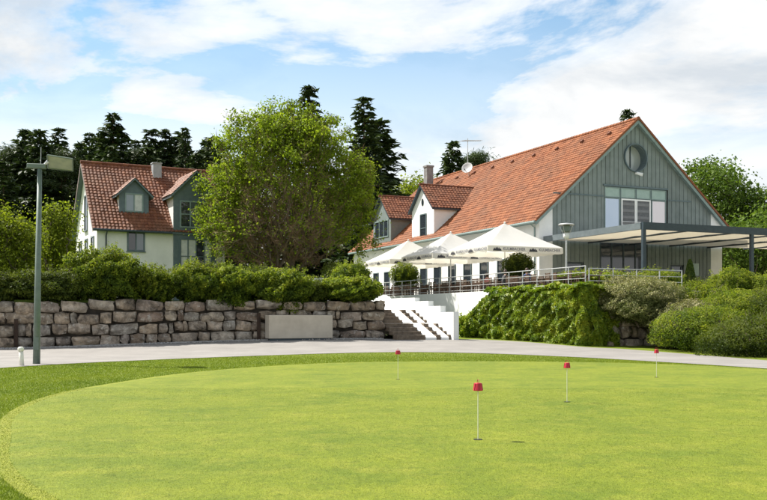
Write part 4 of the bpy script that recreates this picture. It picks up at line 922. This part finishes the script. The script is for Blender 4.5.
# ------------------------------------------------------------------ parasols on the terrace
def text_mesh(body, size, mat, parent, loc, rot, name):
    cu = bpy.data.curves.new(name, 'FONT'); cu.body = body; cu.size = size; cu.align_x = 'LEFT'; cu.align_y = 'BOTTOM'; cu.space_character = 1.06; cu.offset = 0.006; cu.extrude = 0.002
    tmp = bpy.data.objects.new(name, cu); COL.objects.link(tmp); dg = bpy.context.evaluated_depsgraph_get()
    me = bpy.data.meshes.new_from_object(tmp.evaluated_get(dg)); bpy.data.objects.remove(tmp); me.materials.clear(); me.materials.append(mat)
    o = bpy.data.objects.new(name, me); o.location = loc; o.rotation_euler = rot; return link(o, parent)
PW, PD_, PE, PA, VAL = 5.5, 5.0, 2.93, 4.62, 0.36
def parasol():
    root = empty('parasol', (0, 0, 0), BA, 'x', 'parasol', 'white parasols along the terrace')
    q = 8; v = []; f = []; a = Vector((0, 0, PA)); cs = [(-PW/2, -PD_/2), (PW/2, -PD_/2), (PW/2, PD_/2), (-PW/2, PD_/2)]
    for s in range(4):
        c0, c1 = Vector((*cs[s], PE)), Vector((*cs[(s+1) % 4], PE)); b = len(v)
        for i in range(q+1):
            t = i/q
            for j in range(q+1):
                u = j/q; p = a.lerp(c0.lerp(c1, u), t); p.z -= 0.16*math.sin(math.pi*t)*(0.45+0.55*math.sin(math.pi*u)) ; v.append(p)
        f += [(b+i*(q+1)+j, b+(i+1)*(q+1)+j, b+(i+1)*(q+1)+j+1, b+i*(q+1)+j+1) for i in range(q) for j in range(q)]
    m = MB(); m.add(v, f); m.build('canopy', parasol_canvas, root, smooth=True)
    for s in range(4):
        c0, c1 = Vector((*cs[s], PE)), Vector((*cs[(s+1) % 4], PE)); v = []
        nd = Vector((c1.y-c0.y, c0.x-c1.x, 0)).normalized()
        for j in range(25):
            u = j/24; p = c0.lerp(c1, u); w = 0.03*math.sin(u*22+s)
            v += [p+nd*0.004, p+nd*(0.02+w*0.4)+Vector((0, 0, -VAL*0.5)), p+nd*(0.01+w)+Vector((0, 0, -VAL-0.03*abs(math.sin(u*math.pi*6))))]
        m = MB(); m.add(v, [(3*j+k, 3*j+3+k, 3*j+4+k, 3*j+1+k) for j in range(24) for k in range(2)]); vl = m.build('valance', parasol_canvas, root, smooth=True)
        if s in (0, 3):
            ang = math.atan2((c1-c0).y, (c1-c0).x); Ln = (c1-c0).length
            for k in range(2):
                st_ = 0.35 + k*(Ln-0.3)/2; p = c0+(c1-c0)/Ln*st_+nd*0.055
                e = MB(); pts = [(0, 0), (0.62, 0), (0.58, .10), (0.52, .16), (0.50, .08), (0.44, .22), (0.38, .12), (0.33, .25), (0.28, .14), (0.22, .24), (0.17, .10), (0.10, .20), (0.04, .10)]
                e.extr(pts, 'y', -0.004, 0.0); o = e.build('emblem', letter_dark, vl); o.location = p+Vector((0, 0, -0.32)); o.rotation_euler = (0, 0, ang)
                text_mesh('KULMBACHER', 0.24, letter_grey, vl, p+(c1-c0)/Ln*0.72+Vector((0, 0, -0.31)), (R(90), 0, ang), 'lettering')
    m = MB(); m.tube([(0, 0, 0.05), (0, 0, PA+0.06)], 0.04, 10); m.lathe([(0.001, PA+0.10), (0.07, PA+0.06), (0.05, PA-0.02)], 10); m.build('pole', white_paint, root)
    for s in range(8):
        c = Vector((*cs[s//2], PE)) if s % 2 == 0 else (Vector((*cs[s//2], PE))+Vector((*cs[(s//2+1) % 4], PE)))/2
        m = MB(); m.tube([(0, 0, PA-0.12), Vector((c.x*0.5, c.y*0.5, (PA+PE)/2-0.24)), c*0.985-Vector((0, 0, 0.03))], 0.02, 5); m.build('rib', white_paint, root)
        m = MB(); m.tube([(0, 0, PE-0.1), Vector((c.x*0.5, c.y*0.5, (PA+PE)/2-0.25))], 0.015, 5); m.build('strut', white_paint, root)
    m = MB(); m.box(-0.45, 0.45, -0.45, 0.45, 0, 0.07); m.build('base', concrete, root)
    return root
p0 = parasol()
for k, (y, lab) in enumerate([(-1.5, 'big white square parasol standing clear, its printed edge before the boarded gable'), (5.9, 'big white square parasol between the two other white parasols'), (13.0, 'big white square parasol at the teal dormer end of the terrace')]):
    o = p0 if k == 0 else copy_tree(p0); o.location = B(-3.62, y); o['label'] = lab

# ------------------------------------------------------------------ terrace furniture and guests
def make_chair():
    root = empty('chair', (0, 0, 0), 0, 'x', 'chair')
    m = MB()
    for i in range(5): m.box(-0.23, 0.23, -0.22+i*0.09, -0.22+i*0.09+0.075, 0.42, 0.445)
    m.build('seat', chair_wood, root)
    m = MB()
    for z in (0.55, 0.66, 0.77, 0.88): m.box(-0.225, 0.225, 0.205, 0.225, z, z+0.075)
    m.build('backrest', chair_wood, root)
    for x in (-0.24, 0.24):
        m = MB(); m.box(x-0.02, x+0.02, -0.23, -0.19, 0, 0.64); m.build('leg', chair_wood, root)
        m = MB(); m.box(x-0.02, x+0.02, 0.19, 0.23, 0, 0.97); m.build('leg', chair_wood, root)
        m = MB(); m.box(x-0.028, x+0.028, -0.24, 0.188, 0.64, 0.665); m.build('armrest', chair_wood, root)
    return root
def make_table():
    root = empty('table', (0, 0, 0), 0, 'x', 'table')
    m = MB()
    for i in range(6): m.box(-0.6, 0.6, -0.42+i*0.14, -0.42+i*0.14+0.13, 0.71, 0.74)
    m.build('table_top', chair_wood, root)
    for x in (-0.52, 0.52):
        for y in (-0.34, 0.34): m = MB(); m.box(x-0.03, x+0.03, y-0.03, y+0.03, 0, 0.709); m.build('leg', chair_wood, root)
    return root
ch0, tb0 = make_chair(), make_table(); nc = nt_ = 0
rr = random.Random(4)
for k, y in enumerate(np.arange(-12.4, 14.5, 2.05)):
    for row, x in ((0, -5.15), (1, -2.6)):
        if row and k % 3 == 0: continue
        if y < -9 and row: continue
        t = tb0 if nt_ == 0 else copy_tree(tb0); nt_ += 1; t.location = B(x, y); t.rotation_euler = (0, 0, BA + R(90) + rr.uniform(-.06, .06))
        t['label'] = 'brown slatted table in the row along the railing' if row == 0 else 'brown slatted table in the row near the clubhouse wall'; t['group'] = 'terrace tables'
        for dx, dy, rz in ((-0.62, -0.33, 90), (-0.62, 0.33, 90), (0.62, -0.33, -90), (0.62, 0.33, -90)):
            if rr.random() < 0.12: continue
            c = ch0 if nc == 0 else copy_tree(ch0); nc += 1; c.location = B(x+dx*1.15, y+dy); c.rotation_euler = (0, 0, BA + R(rz) + rr.uniform(-.25, .25))
            c['label'] = 'brown slatted wooden armchair at a table along the railing' if row == 0 else 'brown slatted wooden armchair at a table near the clubhouse wall'; c['group'] = 'chairs along the railing' if row == 0 else 'chairs near the clubhouse wall'
def person(loc, rz, shirt, label, lean=0.1):
    root = empty('person', loc, rz, label, 'person')
    J = {'pel': (0, 0, 0.50, .15), 'wai': (0, 0.02, 0.70, .135), 'che': (0, 0.0-lean*0.5, 0.93, .155), 'nek': (0, -lean, 1.10, .06), 'hd0': (0, -lean-0.02, 1.19, .085), 'hd1': (0, -lean-0.03, 1.31, .095),
         'shl': (-.19, -lean*0.6, 1.02, .075), 'ell': (-.26, -.10-lean, 0.76, .05), 'wrl': (-.16, -.36-lean, 0.77, .036), 'hal': (-.13, -.44-lean, 0.775, .04), 'shr': (.19, -lean*0.6, 1.02, .075), 'elr': (.26, -.10-lean, 0.76, .05), 'wrr': (.16, -.34-lean, 0.79, .036), 'har': (.12, -.42-lean, 0.79, .04),
         'hil': (-.10, -.03, 0.50, .10), 'knl': (-.13, -.44, 0.50, .075), 'anl': (-.13, -.42, 0.09, .048), 'tol': (-.14, -.56, 0.045, .045), 'hir': (.10, -.03, 0.50, .10), 'knr': (.13, -.44, 0.50, .075), 'anr': (.13, -.40, 0.09, .048), 'tor': (.14, -.54, 0.045, .045)}
    E = [('pel','wai'),('wai','che'),('che','nek'),('nek','hd0'),('hd0','hd1'),('che','shl'),('shl','ell'),('ell','wrl'),('wrl','hal'),('che','shr'),('shr','elr'),('elr','wrr'),('wrr','har'),('pel','hil'),('hil','knl'),('knl','anl'),('anl','tol'),('pel','hir'),('hir','knr'),('knr','anr'),('anr','tor')]
    ks = list(J); me = bpy.data.meshes.new('body'); me.from_pydata([J[k][:3] for k in ks], [(ks.index(a), ks.index(b)) for a, b in E], [])
    o = bpy.data.objects.new('body', me); COL.objects.link(o); md = o.modifiers.new('s', 'SKIN'); o.modifiers.new('d', 'SUBSURF').levels = 1
    for i, k in enumerate(ks): sv = me.skin_vertices[0].data[i]; sv.radius = (J[k][3], J[k][3]*0.88); sv.use_root = (k == 'pel')
    m2 = bpy.data.meshes.new_from_object(o.evaluated_get(bpy.context.evaluated_depsgraph_get())); bpy.data.objects.remove(o)
    m2.materials.clear(); [m2.materials.append(x) for x in (shirt, cloth_dark, skin_m)]
    for p in m2.polygons:
        c = p.center; p.material_index = 2 if c.z > 1.08 or (c.y < -0.33-lean and c.z > 0.68) else (0 if c.z > 0.60 else 1); p.use_smooth = True
    link(bpy.data.objects.new('body', m2), root)
    h = MB(); h.lathe([(0.001, 0.135), (0.06, 0.12), (0.10, 0.06), (0.112, 0.0), (0.105, -0.08), (0.085, -0.14)], 14); hh = h.build('hair', hair_m, root, smooth=True); hh.location = (0, -lean-0.005, 1.295)
    for sx in (-1, 1):                                            # hands: palm with thumb and four fingers
        h = MB(); bx = sx*0.125; by = -.43-lean
        for i, (dx, ln) in enumerate(((-.03, .06), (-.01, .075), (.01, .07), (.03, .055))): h.tube([(bx+dx, by, .785), (bx+dx*1.1, by-ln*0.6, .79), (bx+dx*1.1, by-ln, .768)], [.010, .009, .007], 5)
        h.tube([(bx-sx*.03, by+.03, .785), (bx-sx*.06, by-.01, .785), (bx-sx*.06, by-.04, .775)], [.011, .010, .008], 5); h.build('fingers', skin_m, root)
    h = MB(); h.tube([(0, -lean-0.105, 1.27), (0, -lean-0.135, 1.225), (0, -lean-0.11, 1.215)], [.008, .016, .012], 6)
    h.build('nose', skin_m, root); h = MB(); h.box(-.05, -.025, -lean-.117, -lean-.107, 1.262, 1.272); h.box(.025, .05, -lean-.117, -lean-.107, 1.262, 1.272); h.build('eyes', hair_m, root)
    return root
def seat_at(px, x_local):
    lo, hi = -14.0, 15.0                                           # walk along the row until the sight line is met
    for _ in range(40):
        mid = (lo+hi)/2; p = B(x_local, mid); lo, hi = (mid, hi) if 383.5+915*p.x/p.y > px else (lo, mid)
    return B(x_local, (lo+hi)/2)
person(seat_at(503.5, -5.75), BA+R(80), cloth_dark, 'seated guest in dark clothes with brown hair, beside the parasol pole', 0.12)
person(seat_at(528, -5.3), BA+R(-70), cloth_blue, 'seated guest in a navy blue jacket behind the terrace railing', 0.10)
person(seat_at(488, -4.5), BA+R(-80), cloth_pink, 'seated guest in a dusty pink top behind the terrace railing', 0.08)
# potted bushes on the terrace
def potted(px, xl, h, rad, mat, label, seed):
    p = seat_at(px, xl); o = shrub('potted_bush', (p.x, p.y, 3.1+h), (rad, rad, rad*0.95), mat, label, n=6000, ls=0.10, seed=seed, shoots=14, shootlen=0.3, zmin=-0.8)
    m = MB(); m.lathe([(0.001, 0), (0.26, 0), (0.34, h-rad*0.55), (0.30, h-rad*0.55), (0.28, h-rad*0.62), (0.001, h-rad*0.62)], 14); b = m.build('pot', concrete, o); b.location = (0, 0, -h)
potted(518, -3.2, 1.75, 1.0, leaf_dark, 'round dark green potted bush under the clear standing parasol', 161)
potted(405, -5.4, 1.6, 1.05, leaf_hedge, 'round golden green potted bush under the far white parasol', 162)

# ------------------------------------------------------------------ lamps, sign, bollard
def street_lamp():
    D = 32.0; b = Vector((at(36.5, D), D, zg(at(36.5, D), D))); root = empty('street_lamp', b, 0, 'tall green grey lamp post with tilted reflector plate beside the path', 'street lamp')
    root.rotation_euler = (0, R(0.9), R(8)); H = 6.85
    m = MB(); m.tube([(0, 0, -0.1), (0, 0, 2.2), (0, 0, H)], [0.125, 0.11, 0.075], 12); m.build('pole', green_pole, root, smooth=True)
    m = MB(); m.box(-0.085, 0.085, -0.135, -0.105, 0.5, 0.95); m.build('hatch', green_pole, root)
    m = MB(); m.box(-0.42, 0.22, -0.09, 0.09, H, H+0.16); m.build('projector', green_pole, root, bevel=0.02)
    m = MB(); m.tube([(0.1, 0, H+0.1), (0.32, 0.12, H+0.42)], 0.03, 6); m.tube([(0.1, 0, H+0.1), (0.35, -0.18, H+0.22)], 0.03, 6); m.tube([(0.03, 0, H+0.15), (0.03, 0, H+0.75)], 0.012, 6); m.build('bracket', galv, root)
    v = [(0.36, -0.5, H+0.40), (1.20, -0.5, H+0.30), (1.02, 0.5, H+0.04), (0.18, 0.5, H+0.10)]
    m = MB(); m.add(v+[(x, y, z+0.03) for x, y, z in v], [(3,2,1,0),(4,5,6,7),(0,1,5,4),(1,2,6,5),(2,3,7,6),(3,0,4,7)]); pl = m.build('reflector', surf('reflector enamel', (0.20, 0.24, 0.18), (0.30, 0.33, 0.24), 3, 0.35), root)
    m = MB()
    for i in range(4): m.tube([v[i], v[(i+1) % 4]], 0.025, 6)
    m.build('reflector_rim', green_pole, pl)
street_lamp()
def lantern():
    root = empty('lantern_post', B(-4.77, -9.9), BA, 'slim terrace lantern post with a round hat near the railing corner', 'lamp'); H = 3.9
    m = MB(); m.tube([(0, 0, 0), (0, 0, 2.9)], [0.06, 0.05], 10); m.build('pole', galv, root)
    m = MB(); m.lathe([(0.001, 2.86), (0.11, 2.90), (0.17, 3.02), (0.17, 3.14), (0.10, 3.26)], 14); m.build('globe', lamp_glass, root, smooth=True)
    m = MB(); m.lathe([(0.13, 3.26), (0.24, 3.32), (0.22, 3.62), (0.13, 3.70), (0.001, 3.72)], 14); m.build('lamp_body', green_pole, root)
    m = MB(); m.lathe([(0.13, 3.66), (0.44, 3.66), (0.46, 3.69), (0.40, 3.74), (0.001, 3.80)], 20); m.build('hat', galv, root)
    for k in range(4): m = MB(); a = k*math.pi/2+0.5; m.tube([(0.15*math.cos(a), 0.15*math.sin(a), 3.10), (0.42*math.cos(a), 0.42*math.sin(a), 3.67)], 0.015, 5); m.build('arm', galv, root)
lantern()
def bollard():
    D = 30.8; x = at(22, D); root = empty('bollard', (x, D, zg(x, D)), 0, 'short pale bollard at the path edge next to the lamp post', 'bollard'); root.rotation_euler = (0, R(-4), 0)
    m = MB(); m.tube([(0, 0, -0.1), (0, 0, 0.52)], 0.075, 12); m.build('shaft', stick_white, root, smooth=True)
    m = MB(); m.lathe([(0.078, 0.50), (0.10, 0.52), (0.10, 0.60), (0.07, 0.645), (0.001, 0.655)], 14); m.build('cap', stick_white, root, smooth=True)
bollard()
D = 53.0; sg = empty('notice_sign', (at(318, D), D, 2.5), R(10), 'small white notice sign standing among the shrubs under the big tree', 'sign')
m = MB(); m.box(-0.36, 0.36, -0.02, 0.02, 0.72, 1.42); m.build('board', white_paint, sg)
for x in (-0.3, 0.3): m = MB(); m.box(x-0.02, x+0.02, 0.023, 0.06, 0, 1.35); m.build('leg', galv, sg)
m = MB(); m.box(-0.07, 0.07, -0.026, -0.022, 0.9, 1.25); m.box(-0.2, 0.2, -0.026, -0.022, 1.27, 1.31); m.build('print', letter_grey, sg)

# ------------------------------------------------------------------ practice flags and holes
def flag(px, py, lab):
    D = 1.65*915/(py-317); x = at(px, D); z = 0.018
    root = empty('practice_flag', (x, D, z), random.uniform(0, 6), lab, 'golf flag', 'practice flags on the green')
    m = MB(); m.tube([(0, 0, -0.05), (0, 0, 0.66)], 0.0055, 8); m.build('stick', stick_white, root)
    m = MB()
    n = 20; prof = [(0.050, 0.66), (0.046, 0.70), (0.040, 0.745), (0.036, 0.75), (0.008, 0.752)]
    m.lathe([(0.007, 0.655), (0.064, 0.652), (0.066, 0.66), (0.050, 0.745), (0.046, 0.752), (0.007, 0.757)], n); m.build('cap', red_plastic, root)
    m = MB()
    for k in range(6): a = k*math.pi/3; m.tube([(0.066*math.cos(a), 0.066*math.sin(a), 0.66), (0.052*math.cos(a), 0.052*math.sin(a), 0.748)], 0.005, 4)
    m.tube([(0.045*math.cos(t), 0, 0.755+0.045*math.sin(t)) for t in np.linspace(0, math.pi, 9)], 0.004, 5); m.build('handle', surf('dark red rib', (0.20, 0.008, 0.02), (0.26, 0.012, 0.025), 9, 0.5), root)
    m = MB(); m.lathe([(0.001, 0.004), (0.054, 0.004), (0.060, 0.0055), (0.060, -0.03)], 20); m.build('hole', black_hole, root)
for px, py, lab in ((478, 441, 'red capped practice flag with a white stick, standing alone on open green'), (567, 403, 'red capped practice flag in the middle of the green, in line with the ivy corner'),
                    (398, 380, 'red capped practice flag in line with the brown stair'), (656.5, 378, 'red capped practice flag in line with the pale blocks')): flag(px, py, lab)

# ------------------------------------------------------------------ grass blades on the fringe and along the path edge
def inside(poly, X, Y):
    c = np.zeros(len(X), bool); j = len(poly)-1
    for i in range(len(poly)):
        xi, yi = poly[i]; xj, yj = poly[j]
        with np.errstate(divide='ignore', invalid='ignore'):
            c ^= ((yi > Y) != (yj > Y)) & (X < (xj-xi)*(Y-yi)/(yj-yi+1e-12)+xi)
        j = i
    return c
def blades(name, X, Y, h, w, mat, label, seed, dz=0.0):
    r = np.random.default_rng(seed); n = len(X); Z = np.array([zg(a, b) for a, b in zip(X, Y)])+dz-0.004
    a = r.uniform(0, 6.28, n); hh = h*r.uniform(0.5, 1.3, n); ln = r.normal(0, 0.45, (n, 2))*hh[:, None]; ws = w*r.uniform(0.7, 1.3, n)
    dx, dy = np.cos(a)*ws/2, np.sin(a)*ws/2
    V = np.stack([np.stack([X-dx, Y-dy, Z], 1), np.stack([X+dx, Y+dy, Z], 1), np.stack([X+ln[:, 0], Y+ln[:, 1], Z+hh], 1)], 1).reshape(-1, 3)
    me = bpy.data.meshes.new(name); me.vertices.add(3*n); me.vertices.foreach_set('co', V.astype(np.float32).ravel()); me.loops.add(3*n); me.loops.foreach_set('vertex_index', np.arange(3*n, dtype=np.int32))
    me.polygons.add(n); me.polygons.foreach_set('loop_start', np.arange(0, 3*n, 3, dtype=np.int32)); me.polygons.foreach_set('loop_total', np.full(n, 3, np.int32)); me.update(calc_edges=True); me.materials.append(mat)
    q = me.attributes.new('rnd', 'FLOAT', 'FACE'); q.data.foreach_set('value', np.clip(0.5+0.17*wob(31, 9, 1.3)(np.stack([X, Y, X*0], 1))+0.13*wob(32, 9, 5.0)(np.stack([X, Y*0.6, X*0], 1))+r.normal(0, 0.22, n), 0, 1).astype(np.float32))
    return tag(link(bpy.data.objects.new(name, me)), label, 'grass', kind='stuff')
grass_leaf = leaf('fringe blade', [(0.095, 0.142, 0.009), (0.140, 0.188, 0.012), (0.190, 0.225, 0.022)], 0.35, 0.6, 0.2)
green_leaf = leaf('green blade', [(0.090, 0.130, 0.008), (0.136, 0.174, 0.010), (0.192, 0.216, 0.020)], 0.35, 0.6, 0.2)
def field():
    r = np.random.default_rng(8); n = 980000
    D = 7.2*(42.5/7.2)**r.random(n)                                  # denser close by
    X = (r.random(n)*2-1)*0.46*D; Y = D
    col_ = [(x + (x-GREEN_C[0])/9.0*0.08, y + (y-GREEN_C[1])/14.0*0.09) for x, y in gp]
    ing = inside(col_, X, Y); rd = inside(near_edge+[(60, 15), (60, -30), (-60, -30), (-60, 16)], X, Y)
    k = (~ing) & rd & (Y > 7); w = 0.0075*np.clip(Y[k]/10, 0.8, 3.2)
    blades('grass', X[k], Y[k], 0.028, w, grass_leaf, 'mown fringe grass around the putting green', 9)
    k = ing & (Y < 21) & (r.random(n) < 0.62); w = 0.006*np.clip(Y[k]/10, 0.8, 2.5)
    blades('green_grass', X[k], Y[k], 0.0085, w, green_leaf, 'very short turf of the putting green', 10, 0.017)
field()
